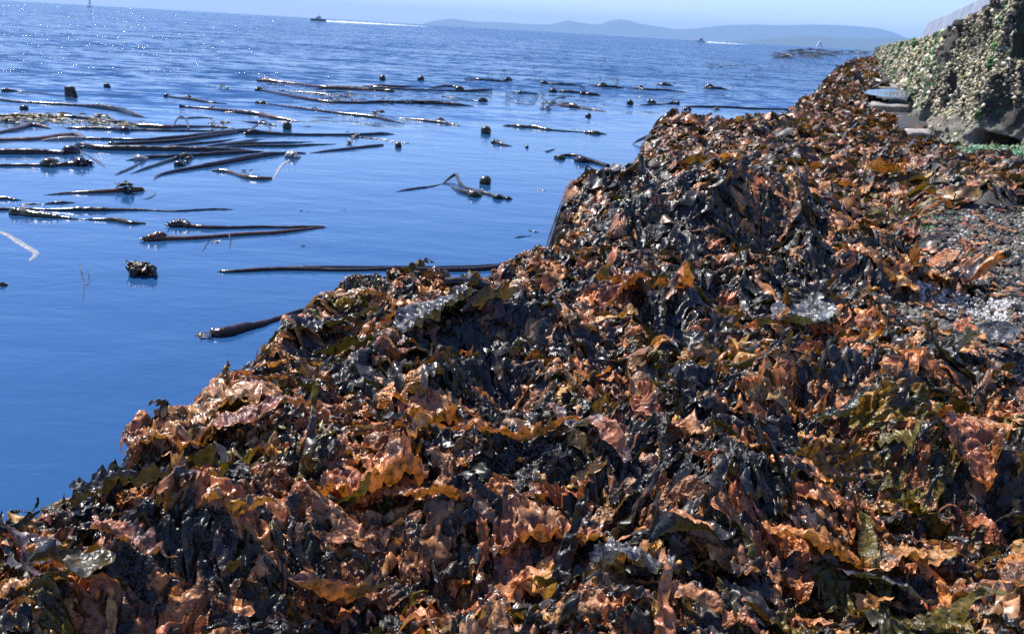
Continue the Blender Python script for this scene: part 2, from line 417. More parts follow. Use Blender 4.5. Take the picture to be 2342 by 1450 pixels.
# ------------------------------------------------------------------ kelp blades
DARK = [(0.04, 0.036, 0.03), (0.014, 0.013, 0.011), (0.022, 0.018, 0.014), (0.030, 0.024, 0.022), (0.02, 0.02, 0.012), (0.035, 0.03, 0.03)]
WARM = [(0.56, 0.23, 0.065), (0.54, 0.19, 0.05), (0.40, 0.13, 0.035), (0.50, 0.22, 0.10), (0.55, 0.30, 0.09), (0.30, 0.10, 0.04), (0.56, 0.30, 0.15), (0.20, 0.075, 0.025), (0.44, 0.13, 0.045), (0.50, 0.22, 0.08)]
OLIV = [(0.11, 0.08, 0.008), (0.07, 0.055, 0.008), (0.16, 0.11, 0.015), (0.10, 0.055, 0.012)]

def proto(r, nu, nv, L, Wd, crumple=1.0, curl=None, holes=0.0, frill=1.0):
    """one crumpled blade: verts (nu*nv,3), faces, per-vertex pattern 0..1"""
    u = np.linspace(0, 1, nu)[:, None] * np.ones((1, nv)); v = np.ones((nu, 1)) * np.linspace(-1, 1, nv)[None]
    sd = r.random() * 100
    prof = np.clip(np.sin(np.pi * np.clip(u * 0.94 + 0.04, 0, 1)) ** r.uniform(0.35, 0.9), 0.06, 1)
    edge_n = vnoise(np.stack([(u * L / 0.035).ravel(), np.sign(v).ravel() * 3.3, np.full(u.size, sd)], 1)).reshape(u.shape)
    edge_m = vnoise(np.stack([(u * L / 0.011).ravel(), np.sign(v).ravel() * 5.3, np.full(u.size, sd + 9)], 1)).reshape(u.shape)
    wid = Wd / 2 * prof * (1 + (0.30 * edge_n + (0.07 if L / nu < .006 else 0) * edge_m) * np.abs(v))
    cl = curl if curl is not None else (r.uniform(0.2, 1.5) if r.random() < .25 else -r.uniform(.3, 2.2))
    clu = cl * (0.6 + 0.6 * np.sin(u * r.uniform(2, 5) + r.random() * 6))
    clu = np.where(np.abs(clu) < 0.05, 0.05, clu)
    y = wid * np.sin(clu * v) / clu; z = wid * (1 - np.cos(clu * v)) / clu
    # centre line wanders and humps
    k1, k2 = r.uniform(2, 6), r.uniform(3, 9); p1, p2 = r.random(2) * 6.28
    x = (u - 0.5) * L
    y = y + 0.10 * L * np.sin(k1 * u + p1) * r.uniform(0.2, 1.0)
    z = z + 0.06 * L * np.sin(k2 * u + p2) * r.uniform(0.3, 1.0)
    # frilled margins
    av = np.abs(v) ** 2.2
    ph = 6.28 * u * L / r.uniform(0.04, 0.08) + 5.0 * edge_n + 2.0 * edge_m * (L / nu < .006) + np.sign(v) * 1.3
    fa = frill * r.uniform(0.002, 0.011) * (.35 if r.random() < .4 else 1) * np.minimum(1, wid / 0.03)
    fa = fa * np.clip(.55 + 1.1 * vnoise(np.stack([(u * L / .07).ravel(), np.sign(v).ravel() * 7.7, np.full(u.size, sd + 5)], 1)).reshape(u.shape), .1, 1.6)
    z = z + fa * av * np.sin(ph); y = y + 0.7 * fa * av * np.cos(ph * 1.27)
    if L / nu < .006: z = z + 0.35 * fa * np.abs(v) ** 4 * np.sin(ph * 2.7 + 1)
    P = np.stack([x.ravel(), y.ravel(), z.ravel()], 1)
    f1 = 1 / r.uniform(0.05, 0.09)
    Q0 = P * np.array([1, 1, 0.6])
    for fr, am in ((f1, 0.020), (f1 * 2.3, 0.017), (f1 * 5.2, 0.0085), (f1 * 11, 0.0036)):
        if fr * max(L / nu, 1.3 * Wd / nv) > 0.55 and fr > f1: break
        for k, e in enumerate(((1, 0, 0), (0, 1, 0), (0, 0, 1))):
            nn = vnoise(Q0 * fr + sd + 31 * k)
            if k == 2: nn = 1.6 * (0.5 - np.abs(nn) * 1.6) if fr > f1 else 1.3 * nn
            P = P + (crumple * am * nn * (0.55 if k < 2 else 1.0))[:, None] * np.array(e)
    pat = fbm(Q0 * (f1 * 0.95) + sd * 1.7, 3) * 0.5 + 0.5
    pat = np.clip((pat - 0.5) * 4.0 + 0.5, 0, 1)
    edgeness = (np.abs(v).ravel() ** 3)
    q = grid_q(nu, nv)
    if holes > 0:
        hv = fbm(Q0 * (1 / 0.035) + sd * 3, 2)
        q = q[hv[q].min(1) < 0.62 - holes]
    return P, q, pat, edgeness

def orient(P, r, tilt):
    """random tumble of a blade about its centre"""
    t = r.normal(0, tilt); s = r.normal(0, tilt * 0.6)
    ct, st = math.cos(t), math.sin(t); cs, ss = math.cos(s), math.sin(s)
    y = P[:, 1] * ct - P[:, 2] * st; z = P[:, 1] * st + P[:, 2] * ct
    x = P[:, 0] * cs - z * ss; z = P[:, 0] * ss + z * cs
    return x, y, z

COLB = [(at(px, py, .4)[:2], rr_, bb) for px, py, rr_, bb in ((1580, 600, .46, -1.6), (1400, 580, .4, -.4), (1050, 790, .45, -.8), (800, 860, .3, -.5), (480, 980, .25, .8), (900, 1120, .12, .5), (1000, 990, .15, .6),
    (300, 1330, .3, -.35), (1150, 1350, .5, -.15), (1820, 590, .4, -.5), (1560, 1180, .12, -1), (1430, 380, .8, -.6), (350, 1180, .16, -.9), (2000, 430, 1.0, .3), (2150, 840, .3, -.6), (1700, 180, 12.0, -.28), (1900, 1380, .25, .5), (2150, 1150, .15, .5), (1850, 930, .2, .3))]
def blade_colors(r, pat, en, x0, y0):
    bias = n2(np.array([x0]), np.array([y0]), 1.7, 40.0)[0]
    k = r.random() + 0.5 * bias + .02
    for c_, rr_, bb in COLB: k += bb * math.exp(-((x0 - c_[0]) ** 2 + (y0 - c_[1]) ** 2) / rr_ ** 2)
    k = min(k, .96) if k > .9 and r.random() < .8 else k
    if k < 0.50: c1 = DARK[r.integers(len(DARK))]; c2 = DARK[r.integers(len(DARK))] if r.random() < .6 else WARM[r.integers(len(WARM))]; ce = c1
    elif k < 0.90: c1 = WARM[r.integers(len(WARM))]; c2 = DARK[r.integers(len(DARK))] if r.random() < .55 else WARM[r.integers(len(WARM))]; ce = WARM[r.integers(len(WARM))]
    else: c1 = OLIV[r.integers(len(OLIV))]; c2 = (DARK + OLIV)[r.integers(10)]; ce = c1
    c1, c2, ce = map(np.array, (c1, c2, ce))
    c = c1 * (1 - pat[:, None]) + c2 * pat[:, None]
    c = c * (1 - 0.5 * en[:, None]) + ce * 0.5 * en[:, None]
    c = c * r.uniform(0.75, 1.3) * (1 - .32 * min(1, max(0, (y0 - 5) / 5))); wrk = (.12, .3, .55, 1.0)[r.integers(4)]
    return np.concatenate([c, np.full((len(c), 1), wrk) * (0.5 + pat[:, None])], 1)

def frustum(x, y, pad):
    return (np.abs(x) < 0.60 * (y + 0.4) + pad)

def scatter(n, y0, y1, nu, nv, Lr, Wr, nproto, seed, layer, tilt=0.45, crump=1.0, pad=0.5, xmax=1e9):
    r = np.random.default_rng(seed)
    pts = []
    while len(pts) < n:
        yy = r.uniform(y0, y1, 4000); xx = r.uniform(-3, min(0.62 * y1 + pad, xmax), 4000)
        ok = frustum(xx, yy, pad) & inside(xx, yy) & ~bare(xx, yy) & (sdist(xx, yy, GREEN3) < -.12) & (sdist(xx, yy, GRAV1) < -.10 + .14 * n2(xx, yy, 3.0, 21.)) & (sdist(xx, yy, GRAV2) < -.04 + .25 * n2(xx, yy, 2.0, 22.)) & (xx < wall_limit(yy))
        pts += list(zip(xx[ok], yy[ok]))
        if not ok.any(): break
    pts = np.array(pts[:n])
    PR = [proto(r, nu, nv, r.uniform(*Lr), r.uniform(*Wr), crumple=crump, holes=(0.12 if r.random() < .3 else 0)) for _ in range(nproto)]
    Vs, Qs, Cs = [], [], []; off = 0
    sdp = sdist(pts[:, 0], pts[:, 1])
    for i, (x0, y0_) in enumerate(pts):
        P, q, pat, en = PR[r.integers(nproto)]
        s = r.uniform(0.7, 1.25)
        if sdp[i] < 0.25: s *= 0.8
        x, y, z = orient(P * s * np.array([1, r.choice([-1, 1]), 1]), r, tilt)
        th = r.normal(0.25, 0.9) if r.random() < 0.6 else r.uniform(0, 6.28)
        c, s_ = math.cos(th), math.sin(th)
        X = x0 + c * x - s_ * y; Y = y0_ + s_ * x + c * y
        lim = 0.12 if sdp[i] < 0.2 else 0.3
        Vs.append(np.stack([X, Y, z + r.uniform(*layer)], 1)); Qs.append(q + off); off += len(P)
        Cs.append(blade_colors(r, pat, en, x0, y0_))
    V = np.concatenate(Vs); V[:, 2] += Hs(V[:, 0], V[:, 1])
    V[:, 2] = np.maximum(V[:, 2], -0.25)
    return V, np.concatenate(Qs), np.concatenate(Cs)

def wall_limit(y):
    return np.interp(y, WALL_BASE[2:, 1], WALL_BASE[2:, 0], left=9.0) - np.where((y > 14.5) & (y < 60), 1.15 + .35 * np.sin(y * 2.1) * np.sin(y * .7), 0)

QUICK = False
parts = [scatter(1300, 1.0, 2.7, 112, 32, (.17, .42), (.065, .165), 30, 11, (-.02, .055), 0.26),
         scatter(1000, 1.0, 3.0, 80, 12, (.16, .45), (.02, .05), 20, 21, (0, .07), 0.5),
         scatter(2900, 2.6, 5.0, 60, 18, (.17, .42), (.06, .155), 24, 12, (-.02, .05), 0.25, pad=.4),
         scatter(1200, 2.8, 6.0, 46, 8, (.2, .5), (.025, .07), 20, 22, (0, .06), 0.5, pad=.4),
         scatter(8500, 4.9, 11, 28, 10, (.16, .42), (.05, .14), 20, 13, (-.02, .05), 0.3, pad=.4),
         scatter(9500, 10.8, 26, 14, 6, (.18, .42), (.07, .16), 20, 14, (-.03, .06), 0.5),
         scatter(7000, 25.5, 110, 10, 5, (.45, .95), (.2, .4), 12, 15, (-.08, .10), 0.45)]
V, Q, Cc = [], [], []; off = 0
for v_, q_, c_ in parts:
    V.append(v_); Q.append(q_ + off); Cc.append(c_); off += len(v_)
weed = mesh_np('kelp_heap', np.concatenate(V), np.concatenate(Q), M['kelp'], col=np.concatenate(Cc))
tag(weed, 'heaped wet brown and orange kelp blades covering the rocky shore', 'seaweed', kind='stuff')
# ------------------------------------------------------------------ seawall on the right
def seg_s(P):
    d = np.hypot(*np.diff(P, axis=0).T); return np.concatenate([[0], np.cumsum(d)])
WS = seg_s(WALL_BASE)
def wall_grid():
    s = [4.0]
    while s[-1] < WS[-1]: s.append(s[-1] + 0.028 * max(1, (s[-1] - 6) / 5))
    s = np.array(s); nt_ = 90; t = np.linspace(0, 1, nt_)
    bx = np.interp(s, WS, WALL_BASE[:, 0]); by = np.interp(s, WS, WALL_BASE[:, 1])
    k = np.ones(9) / 9
    sm = lambda a: np.convolve(np.pad(a, 4, mode='edge'), k, 'valid')
    bx, by = sm(bx), sm(by)
    tx, ty = np.gradient(bx), np.gradient(by); L = np.hypot(tx, ty); nx, ny = -ty / L, tx / L
    S = s[:, None] * np.ones((1, nt_)); T = np.ones((len(s), 1)) * t[None]
    top = np.interp(s, [0, 6.2, 7, 8, 10, 20, 60, 200], [2.9, 2.7, 2.40, 2.14, 2.0, 1.92, 1.86, 1.7])[:, None]
    Z = 0.05 + T * (top - 0.05)
    off = 0.35 * (1 - T) ** 1.5 * 0.6 - 0.14 * T                       # leans back
    P3 = np.stack([S.ravel(), (Z * 1.0).ravel(), np.zeros(S.size)], 1)
    sh = S.shape
    big = fbm(P3 * np.array([0.9, 0.45, 1]) + 3, 3).reshape(sh); med = fbm(P3 * np.array([3.2, 2.0, 1]) + 9, 3).reshape(sh)
    fine = fbm(P3 * 11.0 + 5, 3).reshape(sh)
    off = off + 0.24 * big + 0.20 * med + 0.07 * fine
    def box(a, b, e): return np.clip((S - a) / e, 0, 1) * np.clip((b - S) / e, 0, 1)
    def zb(a, b, e): return np.clip((Z - a) / e, 0, 1) * np.clip((b - Z) / e, 0, 1)
    off -= 0.9 * box(5.70, 6.56, .1) * np.clip((0.52 + 0.12 * med - Z) / 0.12, 0, 1)       # cave under the overhang
    off -= 0.55 * box(5.97, 6.38, .07) * zb(1.45, 2.6, .15)
    off -= 0.4 * box(9.15, 9.75, .1) * zb(1.3, 1.95, .12)
    off += 0.20 * box(5.3, 5.72, .1) * zb(-1, 0.9, .2)
    off += 0.22 * box(6.62, 8.2, .25) * zb(-1, 0.75, .3)
    for a, wv, h, dp in ((8.85, .16, 1.2, .6), (10.05, .2, 1.0, .7), (12.4, .22, 1.5, .6), (13.4, .3, .8, .7), (16.2, .35, 1.0, .6), (17.4, .3, .8, .6), (22, .5, .9, .7), (24.5, .6, 1.2, .7), (30, .8, .8, .8), (36, 1.2, .9, .9), (48, 1.6, 1.0, .9)):
        off -= dp * box(a - wv, a + wv, wv * .4) * np.clip((h + .25 * med - Z) / .15, 0, 1)
    X = bx[:, None] + nx[:, None] * off; Y = by[:, None] + ny[:, None] * off
    return np.stack([X, Y, Z], -1), s, (nx, ny), (bx, by)
WG, ws_, (wnx, wny), (wbx, wby) = wall_grid()
nS, nT = WG.shape[:2]
# top sheet and back so the wall is solid
topr = WG[:, -1].copy(); back = topr.copy(); back[:, 0] -= wnx * 1.4; back[:, 1] -= wny * 1.4
backlow = back.copy(); backlow[:, 2] = 0
WF = np.concatenate([WG, back[:, None], backlow[:, None]], 1)
wall = empty('seawall', (float(WALL_BASE[2, 0]), float(WALL_BASE[2, 1]), 0))
tag(wall, 'rugged grey seawall crusted with barnacles running along the right side of the shore', 'seawall')
def child(o, root):
    o.parent = root; o.matrix_parent_inverse = Matrix.Translation(root.location).inverted(); return o
WFv = WF.reshape(-1, 3); _m = fbm(WFv * 2.6, 3); _t = np.clip((WFv[:, 2] - .55 - .5 * _m) / .25, 0, 1) * np.clip((3.2 + _m - WFv[:, 2]) / .5, 0, 1)
_c = (1 - .72 * _t)[:, None] * np.array([[1, 1, 1.]]) * (1 - .25 * np.clip(_m * 3, 0, 1)[:, None] * np.array([[1, 0, 1.]]))
child(mesh_np('wall_face', WFv, grid_q(nS, nT + 2)[:, ::-1], M['wall'], col=_c), wall)
# smooth concrete parapet standing on it
iS = np.where((ws_ > 4.0) & (ws_ < 31))[0][::6]
cp = []
for i in iS:
    b = np.array([wbx[i], wby[i]]); n_ = np.array([wnx[i], wny[i]])
    f = min(1, (31 - ws_[i]) / 3)
    tz = 2.15 + (0.42 if ws_[i] > 9 else 0.42 + (9 - ws_[i]) * .1) * f
    pr = [(-.42, 1.8), (-.55, tz - .04), (-.60, tz), (-.95, tz), (-.95, 1.8)]
    cp.append([[*(b + n_ * o_), z_] for o_, z_ in pr])
cp = np.array(cp)
child(mesh_np('parapet', cp.reshape(-1, 3), grid_q(len(cp), 5)[:, ::-1], M['cap'], smooth=False), wall)
M['rail'] = plain('painted_rail', (0.62, 0.66, 0.72), 0.4)
rail = None
def polytube(pts, r, n=8):
    return tube_np(np.array(pts, float), np.full(len(pts), r), n)
rp_ = []
railr = empty('railing', (0, 0, 0)); 
first = True
for i in [j for j in iS if 7 < ws_[j] < 17][::7]:
    b = np.array([wbx[i] - wnx[i] * .78, wby[i] - wny[i] * .78])
    if first: railr.location = (b[0], b[1], 2.5); first = False
    V_, Q_ = polytube([[*b, 2.45], [*b, 3.0], [*b, 3.6]], .05); child(mesh_np('post', V_, Q_, M['rail']), railr); rp_.append(b)
for z_ in (2.72, 3.05, 3.35, 3.6):
    V_, Q_ = polytube([[*b, z_] for b in rp_], .03); child(mesh_np('rail', V_, Q_, M['rail']), railr)
for a_, b_ in zip(rp_[:-1], rp_[1:]):
    for t_ in (.2, .4, .6, .8):
        q_ = a_ * (1 - t_) + b_ * t_; V_, Q_ = polytube([[*q_, 2.70], [*q_, 3.1], [*q_, 3.58]], .016, 6); child(mesh_np('baluster', V_, Q_, M['rail']), railr)
tag(railr, 'pale metal railing standing on top of the seawall parapet', 'railing')

# ------------------------------------------------------------------ small lumps: barnacles, gravel, shells, algae
import bmesh
def ico(sub):
    bm = bmesh.new(); bmesh.ops.create_icosphere(bm, subdivisions=sub, radius=1.0)
    v = np.array([x.co[:] for x in bm.verts]); f = np.array([[y.index for y in x.verts] for x in bm.faces]); bm.free()
    return v, f
IC1, IC2 = ico(1), ico(2)
def lumps(name, pos, size, cols, base=IC1, flat=(0.6, 1.1), rough=.35, mat=None, seed=1, variants=12):
    r = np.random.default_rng(seed)
    bv, bf = base
    var = []
    for k in range(variants):
        d = 1 + rough * vnoise(bv * 1.7 + k * 9.1) + 0.5 * rough * vnoise(bv * 4 + k * 5)
        var.append(bv * d[:, None] * np.array([1, r.uniform(.6, 1), 1]))
    var = np.array(var)
    n = len(pos); vi = r.integers(variants, size=n)
    A = r.normal(size=(n, 3, 3)); Qm, _ = np.linalg.qr(A)
    Vv = var[vi] * np.array([1, 1, 1]) * np.stack([np.ones(n), np.ones(n), r.uniform(*flat, n)], 1)[:, None]
    Vv = np.einsum('nij,nkj->nki', Qm, Vv) * size[:, None, None] + pos[:, None]
    F = (bf[None] + (np.arange(n) * len(bv))[:, None, None]).reshape(-1, 3)
    Cv = np.repeat(cols, len(bv), axis=0)
    o = mesh_np(name, Vv.reshape(-1, 3), F, mat or M['grit'], col=Cv, smooth=True)
    return o
r = np.random.default_rng(5)
def pick(cols, n, jit=.25):
    c = np.array(cols)[r.integers(len(cols), size=n)]
    return c * r.uniform(1 - jit, 1 + jit, (n, 1))
# barnacles: near part dense
def wall_pts(n, s0, s1, power=1.0):
    ii = np.where((ws_ > s0) & (ws_ < s1))[0]
    wgt = np.gradient(ws_)[ii]; a = r.choice(ii, n, p=wgt / wgt.sum()); b = (r.random(n) * (nT - 2)).astype(int)
    p = WG[a, b] + (r.random((n, 1))) * (WG[a, b + 1] - WG[a, b])
    p[:, :2] += r.normal(0, .012, (n, 2)); 
    f = fbm(np.stack([ws_[a] * 1.1, p[:, 2] * 0.55, np.zeros(n)], 1), 3)
    return p, f, ws_[a]
pA, fA, sA = wall_pts(34000, 4.3, 12.5); k = ((pA[:, 2] > 0.55 + .35 * fA) | (r.random(len(pA)) < .12)) & (fA > -0.30 + .5 * r.random(len(pA)) ** 2) & ~((sA > 5.98) & (sA < 6.4) & (pA[:, 2] > 1.5)) & (r.random(len(pA)) < 0.92)
pA, fA, sA = pA[k], fA[k], sA[k]
pB, fB, sB = wall_pts(22000, 12.4, 75); k = (pB[:, 2] > 0.5); pB, fB, sB = pB[k], fB[k], sB[k]
BARN = [(.10, .09, .06), (.16, .15, .08), (.50, .43, .28), (.62, .55, .39), (.40, .34, .20), (.70, .64, .50), (.22, .19, .11), (.46, .43, .22)]
GRN = [(.04, .13, .02), (.06, .19, .035), (.10, .24, .05)]
def barn_cols(p, f, s_):
    c = pick(BARN, len(p)); gmask = fbm(np.stack([s_ * 1.7, p[:, 2] * .45, np.full(len(p), 7.)], 1), 3) > 0.17
    g_ = pick(GRN, len(p)); gm = gmask & (r.random(len(p)) < .85); c[gm] = g_[gm]; return c
o = lumps('barnacle_crust', np.concatenate([pA, pB]), np.concatenate([(.010 + .026 * r.random(len(pA)) ** 2.2), r.uniform(.03, .07, len(pB))]),
          np.concatenate([barn_cols(pA, fA, sA), barn_cols(pB, fB, sB)]), seed=4, rough=1.1)
tag(o, 'cream and green barnacle crust covering the face of the seawall', 'barnacles', kind='stuff')

def region_pts(P, n, z=0.0):
    lo, hi = P.min(0), P.max(0); out = []
    while sum(map(len, out)) < n:
        q = r.uniform(lo, hi, (n * 2, 2)); q = q[inside(q[:, 0], q[:, 1], P)]; out.append(q)
    q = np.concatenate(out)[:n]
    return np.stack([q[:, 0], q[:, 1], H(q[:, 0].copy(), q[:, 1].copy()) - 0.02 + z], 1)
g1 = region_pts(GRAV1, 12000); g2 = region_pts(GRAV2, 30000); gp = np.concatenate([g1, g2])
GC = [(.13, .085, .055), (.09, .06, .04), (.07, .07, .055), (.03, .03, .028), (.12, .12, .10), (.38, .37, .34), (.02, .02, .02), (.06, .075, .045), (.10, .07, .05), (.20, .19, .16)]
gc = pick(GC, len(gp)); gc *= (1 + .5 * n2(gp[:, 0], gp[:, 1], 3.0, 13.0))[:, None]; gm = (n2(gp[:, 0], gp[:, 1], 2.2, 3.3) > .30) & (r.random(len(gp)) < .5) & (np.arange(len(gp)) > 12000); gc[gm] = pick([(.03, .10, .03), (.05, .16, .06)], len(gp))[gm]
o = lumps('gravel', gp, (.004 + .022 * r.random(len(gp)) ** 3), gc, seed=6, flat=(.3, .8)); tag(o, 'grey green gravel lying in the bare gaps between the seaweed', 'gravel', kind='stuff')
SH = np.array([at(px, py, .25)[:2] for px, py in [(2065, 695), (2230, 712), (2342, 745), (2500, 775), (2500, 800), (2342, 765), (2230, 740), (2110, 722)]])
sp = region_pts(SH, 7500, .012); sp = sp[n2(sp[:, 0], sp[:, 1], 6.0, 30.) + .9 * r.random(len(sp)) > .28]
o = lumps('shell_fragments', sp, r.uniform(.005, .016, len(sp)), pick([(.55, .54, .52), (.42, .42, .41), (.66, .65, .63), (.28, .26, .23), (.12, .11, .10)], len(sp)), seed=8, flat=(.2, .5), rough=.6)
tag(o, 'white band of crushed shell fragments under the dark rock step', 'shell fragments', kind='stuff')
gg = region_pts(GREEN3, 5000, .01)
o = lumps('green_algae', gg, r.uniform(.015, .05, len(gg)), pick([(.04, .15, .05), (.07, .22, .09), (.03, .09, .03), (.2, .26, .18)], len(gg)), seed=9, flat=(.15, .4), rough=.8)
tag(o, 'bright green algae carpeting the rock at the foot of the seawall', 'algae', kind='stuff')

def scraps(P, n, name, label, seed):
    r_ = np.random.default_rng(seed); q_ = region_pts(P, n); PR = [proto(r_, 18, 7, r_.uniform(.05, .14), r_.uniform(.02, .05), .5, frill=.4) for _ in range(10)]
    Vs, Qs, Cs = [], [], []; off = 0
    for p in q_:
        P_, qq, pat, en = PR[r_.integers(10)]; th = r_.uniform(0, 6.28); c, s_ = math.cos(th), math.sin(th)
        Vs.append(np.stack([p[0] + c * P_[:, 0] - s_ * P_[:, 1], p[1] + s_ * P_[:, 0] + c * P_[:, 1], p[2] + .03 + .6 * P_[:, 2]], 1)); Qs.append(qq + off); off += len(P_); Cs.append(blade_colors(r_, pat, en, p[0], p[1]))
    return tag(mesh_np(name, np.concatenate(Vs), np.concatenate(Qs), M['kelp'], col=np.concatenate(Cs)), label, 'seaweed', kind='stuff')
scraps(GRAV2, 300, 'drift_scraps', 'torn bits of rusty seaweed strewn over the grey gravel at the right', 61)
scraps(GRAV1, 80, 'drift_scraps', 'torn bits of dark seaweed strewn over the ground by the shell band', 62)
# broken ledges and a tide pool at the foot of the wall
def slab(name, pts, z0, z1, mat, label, cat):
    P = np.array(pts); n = len(P)
    seg = []
    for i in range(n):
        for t in np.linspace(0, 1, 10, endpoint=False): seg.append(P[i] * (1 - t) + P[(i + 1) % n] * t)
    seg = np.array(seg); c = seg.mean(0); N = len(seg)
    jit = 1 + .05 * vnoise(np.stack([np.arange(N) * .9, np.zeros(N) + z1 * 50, np.zeros(N)], 1))
    rings = []
    for f, z in ((1.0, z0), (1.0, z1 - .03), (.97, z1), (.6, z1 + .01), (.2, z1 + .012), (.001, z1 + .012)):
        q = c + (seg - c) * (f * jit[:, None]); rings.append(np.stack([q[:, 0], q[:, 1], np.full(N, z) + .012 * vnoise(np.stack([q[:, 0] * 6, q[:, 1] * 6, np.zeros(N)], 1))], 1))
    V_ = np.concatenate(rings)
    o = mesh_np(name, V_, grid_q(len(rings), N, True)[:, ::-1], mat)
    return tag(o, label, cat)
def W2(px, py, z): return at(px, py, z)[:2]
M['ledge'] = rock_material('pale_ledge_rock', (0.10, 0.095, 0.085), (0.27, 0.25, 0.22), (0.42, 0.40, 0.36), 3.0, 0.7)
for (x0, x1, y0, th, lab) in ((1985, 2078, 238, .78, 'long pale rock ledge just beyond the tide pool by the seawall'),
                              (1995, 2090, 196, .80, 'pale rock ledge beside the farthest dark opening of the seawall'),
                              (2010, 2082, 262, .66, 'pale rock ledge on the near side of the tide pool'),
                              (2078, 2135, 263, .62, 'short light ledge at the foot of the second seawall opening'),
                              (2062, 2130, 300, .52, 'nearest grey rock slab below the seawall at the right')):
    zz = float(H(np.array([W2(x0, y0, th)[0]]), np.array([W2(x0, y0, th)[1]]))[0]) + .03
    pts = [W2(x0, y0 + 4, zz), W2(x1, y0 + 6, zz), W2(x1 + 6, y0 - 3, zz), W2(x0 + 8, y0 - 6, zz)]
    slab('rock_ledge', pts, .1, zz, M['ledge'], lab, 'rock ledge')
pool = [W2(x, y, .60) for x, y in ((1975, 214), (2020, 222), (2078, 224), (2082, 210), (2040, 204), (1985, 206))]
pv = np.array([[*p, .60] for p in pool] + [[*np.mean(pool, 0), .60]])
pf = np.array([[i, (i + 1) % 6, 6] for i in range(6)])
tag(mesh_np('tide_pool', pv, pf[:, ::-1], M['water']), kind='structure')

# ------------------------------------------------------------------ distant hills
def ridge(name, prof, dist, depth, seed):
    prof = np.array(prof, float); px = np.linspace(prof[0, 0], prof[-1, 0], 260); py = np.interp(px, prof[:, 0], prof[:, 1])
    rows = np.linspace(-1, 1, 15); V_ = []
    for k in rows:
        dd = dist + depth * k; fall = math.exp(-(k * 1.7) ** 2) 
        for a, b in zip(px, py):
            P = at_depth(a, b, dist); Hh = max(P[2], 0)
            D = at_depth(a, 100, dd)
            nn = 0
            V_.append([D[0], D[1], Hh * fall])
    V_ = np.array(V_); V_[:, 2] *= 1 + .03 * n2(V_[:, 0], V_[:, 1], 1 / 250., seed); V_[:, 2] -= 2
    o = mesh_np(name, V_, grid_q(15, 260)[:, ::-1], M['hill']); tag(o, kind='structure')
ridge('far_hills', [(940, 66), (980, 50), (1005, 46), (1032, 42), (1055, 46), (1085, 50), (1150, 51), (1200, 55), (1258, 56), (1282, 50), (1298, 47), (1315, 51), (1352, 56), (1372, 55), (1390, 48), (1412, 44.5), (1432, 46), (1460, 54), (1500, 60), (1542, 67), (1575, 66), (1620, 62), (1665, 58), (1700, 57), (1740, 56), (1790, 57), (1840, 56), (1885, 57), (1925, 58), (1960, 60), (2000, 64), (2030, 71), (2055, 80), (2085, 95), (2100, 119)], 9000, 1300, 1.0)
ridge('near_hills', [(1500, 103), (1600, 97), (1700, 93), (1730, 89), (1790, 85), (1840, 83), (1880, 84), (1930, 88), (1990, 87), (2060, 86), (2120, 90), (2200, 125)], 5600, 700, 2.0)

# ------------------------------------------------------------------ boats
M['white'] = plain('white_paint', (.75, .76, .78), .35); M['hullblue'] = plain('dark_hull_paint', (.03, .05, .09), .3)
M['glass'] = plain('dark_window', (.01, .015, .02), .08); M['red'] = plain('red_brown_paint', (.25, .05, .03), .4); M['sail'] = plain('sail_cloth', (.72, .76, .82), .7)
def loft_hull(L, B, D, mat, name, root, nx=14, ny=9):
    x = np.linspace(-.5, .5, nx); V_ = []
    for a in x:
        wv = B / 2 * (1 - max(0, (a - .05) / .45) ** 2.2); sheer = D * (1 + .35 * max(0, a + .1))
        for th in np.linspace(-1, 1, ny):
            V_.append([a * L, wv * np.sign(th) * abs(th) ** .45, sheer - (sheer + .25 * D) * (1 - abs(th) ** 2.0)])
    o = mesh_np(name, np.array(V_), grid_q(nx, ny), mat, root)
    # deck
    dv = []
    for i in range(nx): dv += [V_[i * ny], [V_[i * ny][0], 0, V_[i * ny][2] + .05], V_[i * ny + ny - 1]]
    mesh_np('deck', np.array(dv), grid_q(nx, 3), M['white'], root, smooth=False)
    return o
def bxm(name, x0, x1, y0, y1, z0, z1, mat, root, taper=.12):
    t = taper * (x1 - x0)
    v = np.array([[x0, y0, z0], [x1, y0, z0], [x1, y1, z0], [x0, y1, z0], [x0 + t, y0 + .05, z1], [x1 - t, y0 + .05, z1], [x1 - t, y1 - .05, z1], [x0 + t, y1 - .05, z1]])
    return mesh_np(name, v, np.array([[0, 1, 5, 4], [1, 2, 6, 5], [2, 3, 7, 6], [3, 0, 4, 7], [4, 5, 6, 7], [3, 2, 1, 0]]), mat, root, smooth=False)
def cruiser(px, dist, L, hd, label, hull, cab):
    P = at_depth(px, 60, dist); t = empty('motor_boat', (P[0], P[1], 0)); t.rotation_euler = (0, 0, hd)
    loft_hull(L, L * .3, L * .13, hull, 'hull', t)
    c = bxm('cabin', -L * .22, L * .16, -L * .11, L * .11, L * .12, L * .25, cab, t)
    bxm('window', -L * .19, L * .15, -L * .113, L * .113, L * .175, L * .215, M['glass'], t, .1)
    bxm('flybridge', -L * .2, L * .02, -L * .09, L * .09, L * .25, L * .33, cab, t)
    V_, Q_ = polytube([[-L * .12, 0, L * .33], [-L * .13, 0, L * .42], [-L * .14, 0, L * .5]], .08); mesh_np('mast', V_, Q_, M['white'], t)
    return tag(t, label, 'boat')
cruiser(728, 560, 9.0, math.pi, 'white and dark motor cruiser trailing a long white wake on the open sea', M['hullblue'], M['white'])
cruiser(1606, 800, 9.0, math.pi, 'small distant motor boat with reddish cabin and thin wake below the hills', M['white'], M['red'])
